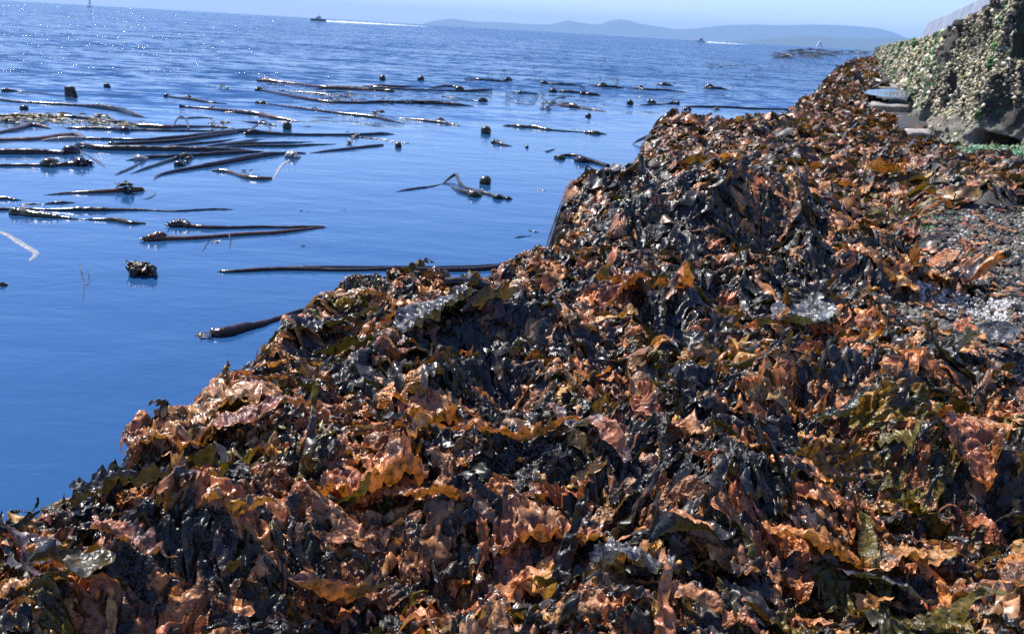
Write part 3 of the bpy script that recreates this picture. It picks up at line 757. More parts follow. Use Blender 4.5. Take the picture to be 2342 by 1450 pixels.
def sailboat(px, dist, L, hd, label, heel=0.0, nosail=False):
    P = at_depth(px, 60, dist); t = empty('sailboat', (P[0], P[1], 0)); t.rotation_euler = (heel, 0, hd)
    loft_hull(L, L * .28, L * .1, M['white'], 'hull', t)
    mh = L * 1.15
    V_, Q_ = polytube([[L * .05, 0, L * .1], [L * .05, 0, mh * .5], [L * .05, 0, mh]], .09); mesh_np('mast', V_, Q_, M['white'], t)
    V_, Q_ = polytube([[L * .05, 0, L * .2], [-L * .2, .1, L * .19], [-L * .42, .2, L * .18]], .07); mesh_np('boom', V_, Q_, M['white'], t)
    def sail(A, B, Cc_, nm, bel):
        A, B, Cc_ = map(np.array, (A, B, Cc_)); n = 9; V_ = []
        for i in range(n):
            u = i / (n - 1)
            for j in range(n):
                v = j / (n - 1); p = A * (1 - u) + (B * (1 - v) + Cc_ * v) * u
                p = p + np.array([0, bel * math.sin(math.pi * v) * math.sin(math.pi * u * .9 + .1), 0]); V_.append(p)
        mesh_np(nm, np.array(V_), grid_q(n, n), M['sail'], t)
    sail((L * .04, 0, mh * .97), (L * .04, 0, L * .22), (-L * .40, .2, L * .2), 'mainsail', .5)
    sail((L * .07, 0, mh * .9), (L * .10, 0, L * .2), (L * .48, 0, L * .14), 'jib', .5)
    return tag(t, label, 'sailboat')
sailboat(1882, 620, 5.6, math.pi * .9, 'white sailboat leaning under full sail below the far hills near the seawall', .12)
sailboat(210, 900, 9.0, math.pi * .55, 'distant sailboat cut by the top edge far out at the left')
M['foam'] = plain('sea_foam', (.85, .87, .9), .6)
def wake(name, A, B, w0, w1, h, label):
    A, B = np.array(A, float), np.array(B, float); n = 60; V_ = []
    d = (B - A) / np.linalg.norm(B - A); pn = np.array([-d[1], d[0]])
    for i in range(n):
        u = i / (n - 1); c = A * (1 - u) + B * u; wv = (w0 * (1 - u) + w1 * u) * (1 + .3 * vnoise(np.array([[i * .7, 1.0, 2.0]]))[0]); hh = h * (1 - u) ** .7 * (1 + .5 * vnoise(np.array([[i * .9, 5.0, 2.0]]))[0])
        for f, z in ((-1, -.02), (-.5, .6), (0, 1), (.5, .6), (1, -.02)): V_.append([*(c + pn * wv * f), max(z * hh, -.02) + .01])
    o = mesh_np(name, np.array(V_), grid_q(n, 5), M['foam']); tag(o, label, 'wake', kind='stuff')
p0 = at_depth(733, 60, 561)[:2]; p1 = at_depth(975, 60, 760)[:2]; wake('wake_foam', p0, p1, 2.0, 6, .55, 'white foam wake stretching right behind the motor cruiser')
p0 = at_depth(1611, 60, 801)[:2]; p1 = at_depth(1715, 60, 900)[:2]; wake('wake_foam', p0, p1, 1.5, 4, .5, 'thin white foam wake behind the small distant motor boat')

# ------------------------------------------------------------------ floating kelp
def PX(px, py): return at(px, py, 0.0)
def rad(px, py, rpx):
    P = at(px, py, 0.0); return rpx * np.linalg.norm(P - np.array([0, 0, CAMH])) / FPX
def ftube(name, pts, mat, parent=None, lift=0.25, n=10, wob=0.0, flat=1.0):
    P = []; Rr = []
    for q in pts:
        rr_ = rad(q[0], q[1], q[2]); p = PX(q[0], q[1]); zz = q[3] if len(q) > 3 else 0
        P.append([p[0], p[1], lift * rr_ * flat + zz]); Rr.append(rr_)
    P, Rr = smooth_path(P, Rr, 7)
    if len(P) > 12:
        tt = np.arange(len(P)) / 9.0; P[:, 1] += Rr.mean() * 2.2 * vnoise(np.stack([tt, np.full(len(P), P[0, 0] * 3), tt * 0], 1)) * np.minimum(1, np.arange(len(P)) / 8.0)
    if wob: Rr = Rr * (1 + wob * vnoise(np.stack([np.arange(len(Rr)) * .8, np.full(len(Rr), P[0, 0]), P[:, 1] * 0], 1)))
    V_, Q_ = tube_np(P, Rr, n, flat)
    c = len(V_); V_ = np.vstack([V_, P[0], P[-1]])      # close the ends
    caps = [[(j + 1) % n, j, c, c] for j in range(n)] + [[c - n + j, c - n + (j + 1) % n, c + 1, c + 1] for j in range(n)]
    # caps as degenerate-free triangles: store with the tube as quads split
    o = mesh_np(name, V_, Q_, mat, parent)
    bm = bmesh.new(); bm.from_mesh(o.data); bm.verts.ensure_lookup_table()
    for q in caps: bm.faces.new([bm.verts[q[0]], bm.verts[q[1]], bm.verts[q[2]]]).smooth = True
    bm.to_mesh(o.data); bm.free()
    return o
def bulb_prof(px, py, r0, ang, L):
    """pixel points of a kelp float that swells and narrows, pointing along ang"""
    c, s = math.cos(ang), math.sin(ang)
    return [(px + c * t * L, py + s * t * L * .35, r0 * f) for t, f in ((-1, .25), (-.8, .7), (-.4, .98), (0, 1), (.4, .85), (.8, .45), (1, .3))]
def stubs(px, py, rpx, k, parent, mat, seed=0, dirx=-1):
    k = int(k * 1.8); rpx = rpx * 1.15
    """short cut-off blade stubs sprouting from the crown of a float"""
    r_ = np.random.default_rng(seed); c0 = PX(px, py); sc_ = rad(px, py, 1); Vs = []; Qs = []; off = 0
    for i in range(k):
        a = math.pi * (0 if dirx > 0 else 1) + r_.uniform(-.9, .9); L = rpx * sc_ * r_.uniform(.6, 1.5); el = r_.uniform(-.1, .9)
        d = np.array([math.cos(a) * math.cos(el), math.sin(a) * math.cos(el), math.sin(el)])
        P = np.array([c0 + np.array([0, 0, .2 * rpx * sc_]) + d * L * t + np.array([0, 0, -.3 * L * t * t]) for t in (0, .33, .66, 1)])
        v, q = tube_np(P, rpx * sc_ * np.array([.22, .26, .22, .05]) * r_.uniform(.6, 1.1), 6, .6); Vs.append(v); Qs.append(q + off); off += len(v)
    return mesh_np('blade_stubs', np.concatenate(Vs), np.concatenate(Qs), mat, parent)
def clump_mesh(name, px, py, wpx, hpx, nb, seed, palette, parent=None, bpx=None, up=.25, mat=None):
    """a tangle of small crumpled kelp scraps lying on the water"""
    r_ = np.random.default_rng(seed); Vs, Qs, Cs = [], [], []; off = 0; s1 = rad(px, py, 1)
    for i in range(nb):
        qx = px + r_.uniform(-1, 1) * wpx; qy = py + r_.uniform(-1, 1) * hpx
        bl = (bpx or 14) * s1
        P, q, pat, en = proto(r_, 16, 6, bl * r_.uniform(.8, 2.2), bl * r_.uniform(.35, .9), crumple=min(1, bl / .12), frill=min(1, bl / .12))
        x, y, z = orient(P, r_, .5); th = r_.normal(0, .7); c, s = math.cos(th), math.sin(th); B = PX(qx, qy)
        z = (z - z.min()) * (.25 if name in ('kelp_raft', 'kelp_scrap') else .35 if bl < .3 and up < .6 else .7)
        Vs.append(np.stack([B[0] + c * x - s * y, B[1] + s * x + c * y, z + r_.uniform(-.3, 1) * up * bl], 1)); Qs.append(q + off); off += len(P)
        c1, c2 = (np.array(palette[r_.integers(len(palette))]) for _ in (0, 1)); Cs.append(c1 * (1 - pat[:, None]) + c2 * pat[:, None])
    o = mesh_np(name, np.concatenate(Vs), np.concatenate(Qs), mat or M['kelp'], parent, col=np.concatenate(Cs))
    if name in ('kelp_tangle', 'kelp_raft'): o['kind'] = 'stuff'
    return o
FK = 'kelp stipes floating in the kelp bed'
def stipe(label, pts, mat='stipe', bulbs=(), st=(), wob=.12, lift=.25, group=FK, flat=1.0, cat='kelp', name='kelp_stipe'):
    o = ftube(name, pts, M[mat], wob=wob, lift=lift, flat=flat)
    for b in bulbs:
        px, py, r0 = b[:3]; mt_ = b[3] if len(b) > 3 else 'olive'
        ftube('float_bulb', bulb_prof(px, py, r0, b[4] if len(b) > 4 else 0, r0 * 1.35), M[mt_], o, n=14, lift=.35)
    for i, s_ in enumerate(st): stubs(s_[0], s_[1], s_[2], s_[3], o, M['stipe'], seed=int(s_[0]), dirx=s_[4] if len(s_) > 4 else -1)
    return tag(o, label, cat, group)

# nearest ones, drawn from the photograph
stipe('long bulb kelp with round glossy head at left, upper of the crossed pair', [(392, 519, 6), (398, 519, 11), (410, 519, 13), (424, 520, 11), (440, 520, 7), (480, 521, 6), (560, 522, 4.5), (640, 521, 4), (700, 520, 4.5), (735, 520, 3.5), (748, 520, .8)], st=[(393, 519, 11, 7)])
stipe('long bulb kelp with frayed crown at left, lower of the crossed pair', [(336, 551, 7), (342, 551, 11), (357, 550, 13.5), (368, 549, 13), (382, 548, 7), (440, 545, 6), (520, 541, 5.5), (600, 536, 5.5), (660, 530, 5), (710, 524, 3.5), (745, 520, 1)], 'brown', st=[(338, 551, 12, 9)])
stipe('longest dark kelp stipe reaching the seaweed heap in front of its peak', [(497, 623, .8), (520, 622, 4), (600, 619, 6), (700, 618, 6), (800, 618, 5), (900, 617, 5), (1000, 618, 6), (1100, 617, 7), (1170, 612, 8), (1260, 606, 7)], lift=.3)
stipe('dark kelp stipe lying closest behind the longest one', [(640, 612, 1), (700, 611, 3), (850, 611, 3), (1000, 611, 2.5), (1100, 610, 4), (1200, 603, 5)], wob=.25)
stipe('thick bulb kelp with ragged yellow tipped head touching the heap at the left', [(492, 764, 6), (498, 764, 12), (512, 763, 15), (535, 759, 14), (560, 753, 13), (590, 745, 9), (620, 736, 7), (650, 727, 6), (690, 716, 6)], st=[(496, 766, 16, 8)])
tag(clump_mesh('kelp_scraps', 470, 768, 28, 8, 14, 31, DARK[:2] + [(.10, .07, .02)], bpx=14, up=.5), 'ragged dark scraps tangled at the head of the thick bulb kelp by the heap', 'kelp')
stipe('dark kelp stipe stretching from the left edge with a long thin tail', [(-40, 482, 5), (40, 481, 4), (110, 482, 3), (180, 482, 7), (230, 482, 6.5), (300, 483, 3.5), (380, 483, 2), (450, 481, 2.5), (500, 480, 2.5), (536, 480, .5)], wob=.2)
stipe('kelp float lying under the long tailed stipe shining white in the sun', [(20, 490, 3), (30, 491, 11), (60, 493, 10), (100, 496, 8), (128, 498, 6), (150, 499, 4), (190, 503, 1.2), (220, 505, 3.5), (270, 509, 7), (305, 511, 5.5), (325, 512, 2.5), (340, 512, .7)], 'olive')
stipe('brown spear shaped kelp behind the crossed bulb kelps', [(100, 447, .6), (140, 445, 2.5), (200, 443, 5), (270, 439, 7), (300, 438, 9), (318, 438, 7), (333, 438, .8)], 'brown')
o = clump_mesh('kelp_clump', 290, 441, 14, 3, 16, 33, DARK[:3] + [(.12, .10, .07)], bpx=17, up=1.1); tag(o, 'spiky dark clump standing on the brown spear shaped kelp', 'kelp')
stipe('slim black kelp sliver beside the left edge', [(-40, 457, 4), (10, 457, 5), (30, 459, 3), (52, 459, .5)])
stipe('thin double bladed dark sliver under the spear shaped kelp', [(42, 468, .5), (70, 468, 2), (98, 468, 1), (118, 466, 3), (140, 465, 4), (160, 465, 2), (174, 465, .4)])
stipe('thick pale curved kelp blade sunk at the left edge', [(-40, 520, 3), (0, 533, 6), (40, 552, 8), (66, 566, 8), (84, 578, 7), (80, 588, 5), (67, 597, 1)], 'pale', flat=.25, lift=-.3)
# folded frond standing out of the water
def folded(px, py, wpx, hpx, label, seed, cols, name='kelp_frond'):
    r_ = np.random.default_rng(seed); s1 = rad(px, py, 1); B = PX(px, py); W_ = wpx * s1 / 2; Hh = hpx * s1
    nu, nv = 40, 14; u = np.linspace(-1, 1, nu)[:, None] * np.ones((1, nv)); v = np.ones((nu, 1)) * np.linspace(0, 1, nv)[None]
    top = np.clip(1 - np.abs(u) ** 3.0, 0, 1) * (.94 + .06 * np.sin(u * 9 + seed)) 
    z = -.25 * Hh + v * top * 1.25 * Hh; x = u * W_ * (1 - .15 * v); y = .25 * W_ * np.sin(u * 5 + seed) + .35 * W_ * np.sin(v * 2.6) + .05 * W_ * np.sin(u * 17)
    P = np.stack([x.ravel(), y.ravel(), z.ravel()], 1); P += .04 * W_ * np.stack([vnoise(P / W_ * 4 + k * 9 + seed) for k in range(3)], 1)
    pat = (fbm(P / W_ * 2.2 + seed, 3) * .5 + .5)[:, None]; c = np.array(cols[0]) * (1 - pat) + np.array(cols[1]) * pat
    return tag(mesh_np(name, P + B, grid_q(nu, nv), M['kelp'], col=c), label, 'kelp')
def tuft(px, py, wpx, hpx, label):
    s1 = rad(px, py, 1); B = PX(px, py); root = empty('kelp_tuft', tuple(B)); tag(root, label, 'kelp')
    r_ = np.random.default_rng(12)
    for k in range(9):
        P, q, pat, en = proto(r_, 34, 16, wpx * s1 * r_.uniform(.55, .9), wpx * s1 * .55, crumple=.55, curl=-r_.uniform(1.5, 2.4), frill=.6)
        a = r_.uniform(0, 6.28); z = (P[:, 2] - P[:, 2].min()); z = z / z.max() * hpx * s1 * r_.uniform(.8, 1.15) - .1 * hpx * s1
        o_ = r_.uniform(-.22, .22, 2) * wpx * s1 * np.array([1, .5]); c, s_ = math.cos(a), math.sin(a)
        x = .62 * (c * P[:, 0] - s_ * P[:, 1]) + o_[0]; y = .62 * (s_ * P[:, 0] + c * P[:, 1]) + o_[1]
        col = np.array((.02, .01, .008)) * (1 - pat[:, None]) + np.array((.09, .045, .015)) * pat[:, None]
        mesh_np('frond', np.stack([x, y, z], 1), q, M['kelp'], root, col=col)
tuft(332, 627, 96, 27, 'dark brown ruffled tuft of kelp standing out of calm water below the crossed bulb kelps')
folded(0, 655, 30, 9, 'dark kelp tip just poking out at the left edge', 4, [(.02, .015, .01), (.05, .03, .02)])
tag(ftube('twig', [(184, 622, 1.2, .04), (190, 640, 1.2, .0), (192, 652, 1.3), (191, 670, 1.2), (190, 688, .8)], M['stipe']), 'thin upright twig floating alone in open water at the left', 'twig')
tag(ftube('twig', [(202, 628, .9, .02), (204, 642, 1.1), (199, 652, 1.1), (192, 651, .8)], M['stipe']), 'short curved twig hooked to the upright floating twig', 'twig')
# kelp with loop in the middle of the water
stipe('dark pointed kelp blade left of the looped one in mid water', [(903, 440, .8), (930, 435, 5), (955, 431, 6), (985, 427, 4), (1012, 421, 1.5)], flat=.5)
stipe('looped kelp with two dark bulbs floating in mid water', [(1012, 422, 1.2), (1024, 416, 3, .02), (1042, 412, 4, .05), (1050, 422, 4, .02), (1062, 430, 4), (1090, 440, 5), (1120, 447, 5), (1150, 455, 4), (1168, 456, 3)], 'olive', bulbs=[(1140, 454, 8, 'stipe'), (1163, 456, 5, 'stipe')], st=[(1165, 456, 6, 4, 1)])
stipe('grey sunken kelp blade forming the lower arm of the loop', [(1025, 420, 1), (1040, 432, 4), (1060, 442, 7), (1086, 448, 9), (1100, 446, 3)], 'stipe', bulbs=[(1086, 449, 10, 'olive')])
def ball(label, px, py, r0, mat='olive', seed=1, tall=1.0, group='kelp bulbs bobbing in the water', crown=3):
    bv, bf = IC2; s1 = rad(px, py, 1) * r0; B = PX(px, py)
    v = bv * (1 + .18 * vnoise(bv * 1.6 + seed))[:, None] * np.array([1, .9, tall]) * s1 + B + np.array([0, 0, .35 * s1 * tall])
    o = mesh_np('kelp_bulb', v, bf, M[mat])
    if crown: stubs(px, py, r0 * .8, crown, o, M['stipe'], seed=seed, dirx=1 if seed % 2 else -1)
    return tag(o, label, 'kelp bulb', group)
ball('round olive kelp bulb above the looped kelp', 1110, 421, 14, 'olive', 2)
ball('heart shaped olive kelp bulb above the grey teardrop', 1111, 306, 12, 'olive', 5)
stipe('grey teardrop shaped kelp float in open water', [(1124, 328, 3), (1130, 328, 7), (1142, 330, 7), (1155, 333, 3), (1172, 336, .5)], 'stipe')
ball('tiny dark bulb between the teardrop and the hooked scrap', 1205, 338, 4, 'stipe', 7, crown=0)
stipe('small hooked dark kelp scrap above the two bulb stipe', [(1247, 342, .8), (1250, 348, 2), (1262, 344, 2.5), (1270, 341, .6)])
stipe('arched kelp stipe with two shining bulbs meeting the heap', [(1270, 362, 3), (1290, 358, 3, .01), (1320, 361, 4, .02), (1350, 370, 5, .01), (1390, 382, 6)], bulbs=[(1283, 364, 7), (1331, 370, 10, 'stipe'), (1348, 371, 6)], st=[(1275, 362, 8, 5)])
stipe('glinting olive kelp stipe floating alone right of center', [(1150, 288, 1), (1165, 289, 3), (1185, 291, 5), (1205, 292, 4), (1225, 294, 6), (1250, 297, 4), (1270, 299, 2), (1330, 304, 1.5), (1345, 306, 5), (1365, 308, 6), (1375, 308, 3), (1388, 309, .8)], 'olive')
ball('small dark bulb under the branching clump', 1345, 269, 7, 'stipe', 9)
ball('dark bulb floating right of the branching clump', 1441, 240, 8, 'stipe', 11, crown=2)
stipe('long thin dark blade with a raised knob to the right', [(1465, 241, 1), (1490, 241, 3), (1520, 240, 2), (1540, 237, 3, .03), (1553, 236, 1, .04)], bulbs=[(1490, 236, 6, 'stipe'), (1547, 238, 5, 'stipe')])
tag(clump_mesh('kelp_clump', 1248, 250, 9, 2, 14, 41, DARK[:2], bpx=12, up=1.2), 'dark branching kelp clump standing in the bed right of center', 'kelp')
stipe('curved stalk rising right from the branching clump', [(1250, 248, 2), (1262, 238, 2, .06), (1278, 233, 2, .08), (1290, 231, 3, .07)], wob=0)
stipe('reddish knobbed kelp right of the branching clump', [(1270, 238, 1), (1290, 243, 3), (1310, 246, 6), (1330, 248, 2), (1355, 252, 3), (1386, 256, .8)], 'brown', bulbs=[(1311, 246, 7, 'brown')])
stipe('thin straight stipe with a bulb at its right end', [(1010, 222, 2), (1040, 225, 1.2), (1080, 231, 1.2), (1100, 233, 2)], bulbs=[(1105, 233, 7, 'olive')])
stipe('dark stipe running behind the heap at the far headland', [(1565, 244, 1), (1600, 246, 3), (1660, 247, 3), (1720, 250, 3), (1800, 252, 3)], bulbs=[(1572, 253, 6, 'stipe'), (1640, 252, 4)])
stipe('pointed dark kelp tip sticking out left of the far heap', [(1446, 331, .8), (1462, 328, 5, .05), (1478, 326, 7, .08), (1500, 326, 5, .1)], flat=.5)
# middle of the bed
stipe('brown stipe with a raised left end at the back of the bed', [(590, 186, 4), (615, 188, 6), (645, 191, 4), (700, 197, 3), (740, 202, 5), (800, 206, 5), (862, 210, 1)], 'brown', bulbs=[(612, 186, 6, 'pale')])
stipe('glittering pale stipe beside the brown raised one', [(730, 203, 2), (770, 203, 5), (810, 205, 6), (850, 208, 5), (880, 210, 4), (895, 210, 5), (905, 210, 1)], 'olive')
stipe('long straight stipe crossing the back of the bed to the right', [(830, 197, 1), (860, 201, 3), (950, 207, 2.5), (1050, 209, 2.5), (1100, 208, 4), (1123, 207, 3)], bulbs=[(1052, 205, 6)])
stipe('dark low stipe above the long straight one', [(832, 197, .8), (870, 199, 4), (920, 200, 3), (960, 199, 1)])
stipe('short knobbed stipe right behind the long straight one', [(980, 203, .8), (1010, 200, 4), (1040, 201, 4), (1060, 205, 2)], 'olive')
stipe('long stipe with glittering tangle running to the right', [(593, 208, 3), (620, 212, 4), (660, 221, 5), (710, 230, 5), (760, 236, 4), (820, 238, 4), (870, 236, 5), (930, 237, 5), (990, 238, 6), (1040, 242, 5), (1085, 244, .8)], bulbs=[(594, 208, 6)])
stipe('thin dark stipe over the left of the glittering tangle', [(640, 208, 2), (680, 212, 2), (730, 216, 3), (760, 219, 1)])
tag(clump_mesh('kelp_tangle', 780, 226, 55, 9, 46, 43, DARK + [(.14, .09, .04)], bpx=13, up=.5), 'glittering tangle of wet kelp scraps in the middle of the bed', 'kelp')
tag(clump_mesh('kelp_tangle', 925, 236, 55, 4, 22, 44, DARK + [(.2, .14, .05)], bpx=12, up=.4), 'low line of shining kelp scraps right of the glittering tangle', 'kelp')
stipe('pale beaded stipe that starts with two small bulbs', [(590, 237, 3), (602, 238, 4), (615, 239, 2), (660, 246, 3), (720, 254, 4), (780, 261, 4), (850, 269, 5), (890, 277, 4), (925, 284, .8)], bulbs=[(590, 237, 4), (603, 238, 5), (720, 252, 5, 'stipe')])
tag(clump_mesh('kelp_clump', 860, 264, 18, 2, 8, 45, DARK[:3] + [(.2, .15, .06)], bpx=11, up=.8), 'little bright clump riding on the pale beaded stipe', 'kelp')
stipe('flat dark blade with a shining bump right of center', [(885, 267, .8), (930, 273, 3), (970, 277, 6), (1010, 282, 8), (1035, 286, 6), (1056, 289, .8)], bulbs=[(1008, 277, 6)], flat=.6)
stipe('brownish stipe left of the upright yellow bulb', [(508, 257, .8), (560, 261, 4), (600, 266, 6), (630, 272, 5), (685, 279, .8)], 'brown')
stipe('dark streak just left below the upright yellow bulb', [(556, 279, .8), (590, 283, 4), (620, 287, 3), (637, 289, .6)])
ball('upright yellow kelp bulb in the middle left of the bed', 657, 296, 10, 'olive', 13, 1.25, crown=0)
ball('little golden kelp bulb floating just before the bed', 911, 337, 8, 'olive', 14, 1.1, crown=0)
stipe('long dark stipe with shiny left head and loop above', [(562, 308, 7), (580, 308, 9), (610, 308, 6), (680, 310, 4), (760, 310, 3.5), (830, 309, 4), (870, 308, 4), (902, 309, .8)], st=[(566, 308, 8, 5)])
stipe('thin looped kelp arching over the shiny head', [(566, 304, 2), (585, 298, 2, .05), (604, 291, 2, .09), (618, 300, 2, .03), (620, 306, 2)], wob=0)
tag(clump_mesh('kelp_clump', 800, 312, 18, 3, 8, 47, DARK[:3] + [(.3, .28, .25)], bpx=9, up=.9), 'pale and dark clump in front of the long looped stipe', 'kelp')
stipe('thin stipe trailing right from the pale and dark clump', [(800, 313, 2), (860, 319, 1.5), (935, 329, 1)])
tag(clump_mesh('kelp_clump', 805, 328, 20, 2, 8, 48, DARK[:3] + [(.10, .09, .03)], bpx=9, up=.8), 'two little dark knots above the blunt blade', 'kelp')
stipe('blunt dark kelp blade pointing up to the right', [(708, 351, .8), (750, 347, 5), (800, 342, 6), (850, 336, 6), (872, 333, 5), (879, 332, 1)], flat=.6)
tag(clump_mesh('kelp_scraps', 703, 290, 6, 1, 2, 49, DARK[:2], bpx=10, up=.3), 'small loose scrap right of the yellow bulb', 'kelp')
# left of the bed
stipe('upper long stipe at the left that ends in a wide blade', [(-40, 226, 3), (20, 232, 3), (100, 238, 3), (180, 244, 4), (230, 249, 7), (270, 256, 8), (305, 263, 6), (340, 270, .8)], bulbs=[(226, 243, 4)])
stipe('thin stipe behind the black stump', [(8, 210, 5), (20, 210, 4), (50, 211, 1.5), (110, 217, 1.5), (170, 226, 1.5)], bulbs=[(12, 209, 5)])
def stump(px, py, wpx, hpx, label):
    s1 = rad(px, py, 1); B = PX(px, py); rows = []
    for k, (f, z) in enumerate(((1.1, -.3), (1.0, .1), (.92, .5), (.88, .9), (.80, 1.0), (.4, 1.03), (.01, 1.02))):
        a = np.linspace(0, 6.283, 16, endpoint=False); rr_ = wpx / 2 * s1 * f * (1 + .12 * np.sin(a * 3 + k))
        rows.append(np.stack([B[0] + rr_ * np.cos(a), B[1] + rr_ * np.sin(a), np.full(16, z * hpx * s1)], 1))
    o = mesh_np('stump', np.concatenate(rows), grid_q(len(rows), 16, True)[:, ::-1], M['stipe']); tag(o, label, 'stump')
stump(162, 222, 23, 20, 'short black stump standing upright in rippled water at the left')
ball('dark kelp bulb low behind the glittering mass at the left', 55, 251, 9, 'stipe', 15, .7, crown=0)
ball('small dark bulb right of the black stump', 245, 201, 7, 'stipe', 17)
ball('dark bulb alone far out above the bed', 874, 184, 7, 'stipe', 19, 1.2)
ball('dark bulb with a side knob far out right of its neighbour', 962, 185, 8, 'stipe', 21)
tag(clump_mesh('kelp_tangle', 120, 276, 135, 8, 150, 51, DARK[:3] + [(.42, .33, .14), (.30, .20, .06), (.5, .44, .28)], bpx=15, up=.5), 'long glittering tan kelp mass along the left edge of the bed', 'kelp')
tag(clump_mesh('kelp_tangle', 270, 288, 65, 6, 50, 52, DARK[:3] + [(.42, .33, .14), (.5, .44, .3)], bpx=11, up=.5), 'tail of glittering scraps right of the tan kelp mass', 'kelp')
stipe('straight black stipe behind the tan kelp mass', [(-40, 266, 3), (60, 267, 4), (150, 268, 4), (250, 278, 4), (330, 287, 3), (400, 290, 2)])
stipe('curved brown stipe at the left edge below the tan mass', [(-40, 312, 4), (0, 305, 4), (40, 297, 5), (65, 290, 6), (90, 291, 5), (115, 296, 1)], 'brown')
stipe('slim dark stipe right below the tan kelp mass', [(148, 294, 1), (180, 295, 4), (250, 297, 5), (285, 301, 7), (310, 299, 3), (400, 301, 3), (540, 301, 1)])
stipe('brown stipe with thin arch at its right end', [(280, 288, .8), (330, 291, 6), (380, 294, 6), (405, 292, 4), (480, 291, 2.5), (540, 294, 1)], 'brown')
stipe('thin black arch standing over the brown stipe', [(396, 291, 2), (404, 284, 2, .05), (416, 279, 2, .07), (428, 284, 2.2, .04), (430, 296, 2)], wob=0)
tag(clump_mesh('kelp_clump', 505, 290, 22, 4, 12, 53, [(.2, .09, .05), (.09, .05, .03), (.25, .22, .2)], bpx=12, up=.7), 'reddish crumpled clump at the end of the brown stipe', 'kelp')
stipe('thick orange brown kelp blade at the left edge', [(-40, 324, 8), (20, 322, 9), (80, 320, 9), (130, 314, 10), (165, 311, 8), (195, 316, 3)], 'brown', flat=.5)
stipe('cream coloured kelp blade beside the orange brown one', [(95, 323, 1), (120, 321, 4), (155, 320, 6), (188, 319, 4), (194, 319, 1)], 'pale')
stipe('long bowed stipe crossing the middle of the left bed', [(190, 318, 3), (260, 320, 3.5), (320, 322, 4), (380, 320, 6), (430, 317, 7), (500, 309, 7), (550, 302, 6), (575, 298, 3)])
stipe('dark stipe splitting from the long bowed one', [(255, 332, 4), (320, 330, 5), (400, 325, 5), (470, 316, 5), (540, 306, 3)], bulbs=[(257, 332, 5)])
stipe('thickest black stipe of the bed reaching its center', [(172, 335, 3), (185, 337, 8), (230, 342, 8), (300, 343, 8), (380, 344, 8), (460, 345, 8), (530, 347, 7), (590, 348, 2)])
stipe('thick black stipe at the left edge with a shiny bulb', [(-40, 352, 8), (60, 351, 9), (120, 352, 7), (150, 354, 6)], bulbs=[(165, 350, 12, 'stipe')], st=[(176, 348, 13, 6, 1)])
stipe('slim blade slanting up over the thickest stipe', [(348, 340, .8), (400, 335, 5), (450, 330, 6), (500, 325, 5), (543, 317, .8)], flat=.6)
stipe('second slim slanting blade further right', [(440, 341, .8), (500, 333, 5), (560, 325, 5), (610, 317, .8)], flat=.6)
stipe('long tapering blade pointing right from the bed', [(480, 333, .8), (560, 331, 4), (640, 328, 3), (718, 325, .6)])
stipe('lower tapering blade pointing right from the bed', [(500, 338, .8), (580, 336, 4), (650, 336, 4), (700, 333, 3), (770, 330, .6)])
stipe('straight stipe at the left edge with two rough bulbs', [(-40, 381, 4), (40, 380, 4), (100, 380, 4), (130, 380, 5), (160, 379, 7), (185, 379, 8)], bulbs=[(115, 380, 12, 'olive'), (183, 379, 13, 'stipe')], st=[(196, 378, 13, 8, 1)])
stipe('dark stipe joining under the thickest one', [(288, 368, .8), (330, 364, 5), (390, 361, 5), (460, 357, 6), (530, 352, 6), (600, 350, 3)], bulbs=[(320, 367, 9, 'pale')])
stipe('thin stipe slanting down left from the small pale bulb', [(320, 374, 3), (300, 385, 3), (280, 394, 3), (264, 401, .8)])
stipe('thin stipe with golden double bulb at its upper end', [(298, 399, .8), (335, 386, 3.5), (375, 373, 4), (405, 364, 5)], bulbs=[(427, 363, 10), (412, 379, 8, 'stipe')], st=[(420, 372, 12, 5, 1)])
stipe('long curved stipe rising to a pale bulb at the front of the bed', [(352, 414, .8), (360, 404, 3), (390, 395, 4), (440, 386, 5), (500, 376, 7), (560, 366, 8), (610, 357, 7), (650, 353, 4), (700, 352, 2)], bulbs=[(668, 361, 11, 'pale')])
stipe('pale trailing strand hanging below the pale bulb', [(662, 368, 4), (645, 378, 5), (635, 392, 4), (622, 414, 1)], 'pale', flat=.4, lift=0)
stipe('short brown stipe under a knot of debris at the front', [(485, 391, 2), (510, 394, 5), (540, 400, 4), (570, 407, 6), (600, 410, 6), (618, 411, 4)], 'brown')
tag(clump_mesh('kelp_clump', 560, 396, 28, 4, 10, 54, DARK[:2] + [(.12, .08, .02)], bpx=12, up=.5), 'knot of dark debris over the short brown stipe', 'kelp')
stipe('grey curved blade below the shiny bulb at the left', [(186, 350, 2), (210, 361, 4), (230, 373, 4), (242, 386, .8)], 'stipe', flat=.3)
stipe('small sickle shaped strand right of the spear shaped kelp', [(356, 440, 1), (352, 447, 3), (342, 453, 3), (330, 456, .8)], 'stipe', flat=.4)
stipe('thin knotted stipe behind the left of the bed', [(380, 222, 3), (410, 226, 3), (440, 230, 5), (480, 236, 3), (520, 238, 1)], bulbs=[(382, 222, 5, 'stipe'), (430, 226, 5, 'stipe')])
stipe('knotted stipe running right below its thinner neighbour', [(412, 246, 5), (430, 246, 3), (480, 251, 4), (520, 256, 5), (570, 262, 7), (610, 268, 6), (680, 279, .8)], bulbs=[(486, 250, 5, 'stipe')])
stipe('faint dark streak behind the reddish clump', [(408, 272, .8), (450, 270, 2), (490, 271, 1)])
tag(clump_mesh('kelp_clump', 500, 204, 26, 2, 8, 55, DARK[:2], bpx=11, up=.7), 'broken dark kelp clump in the ripples behind the bed', 'kelp')
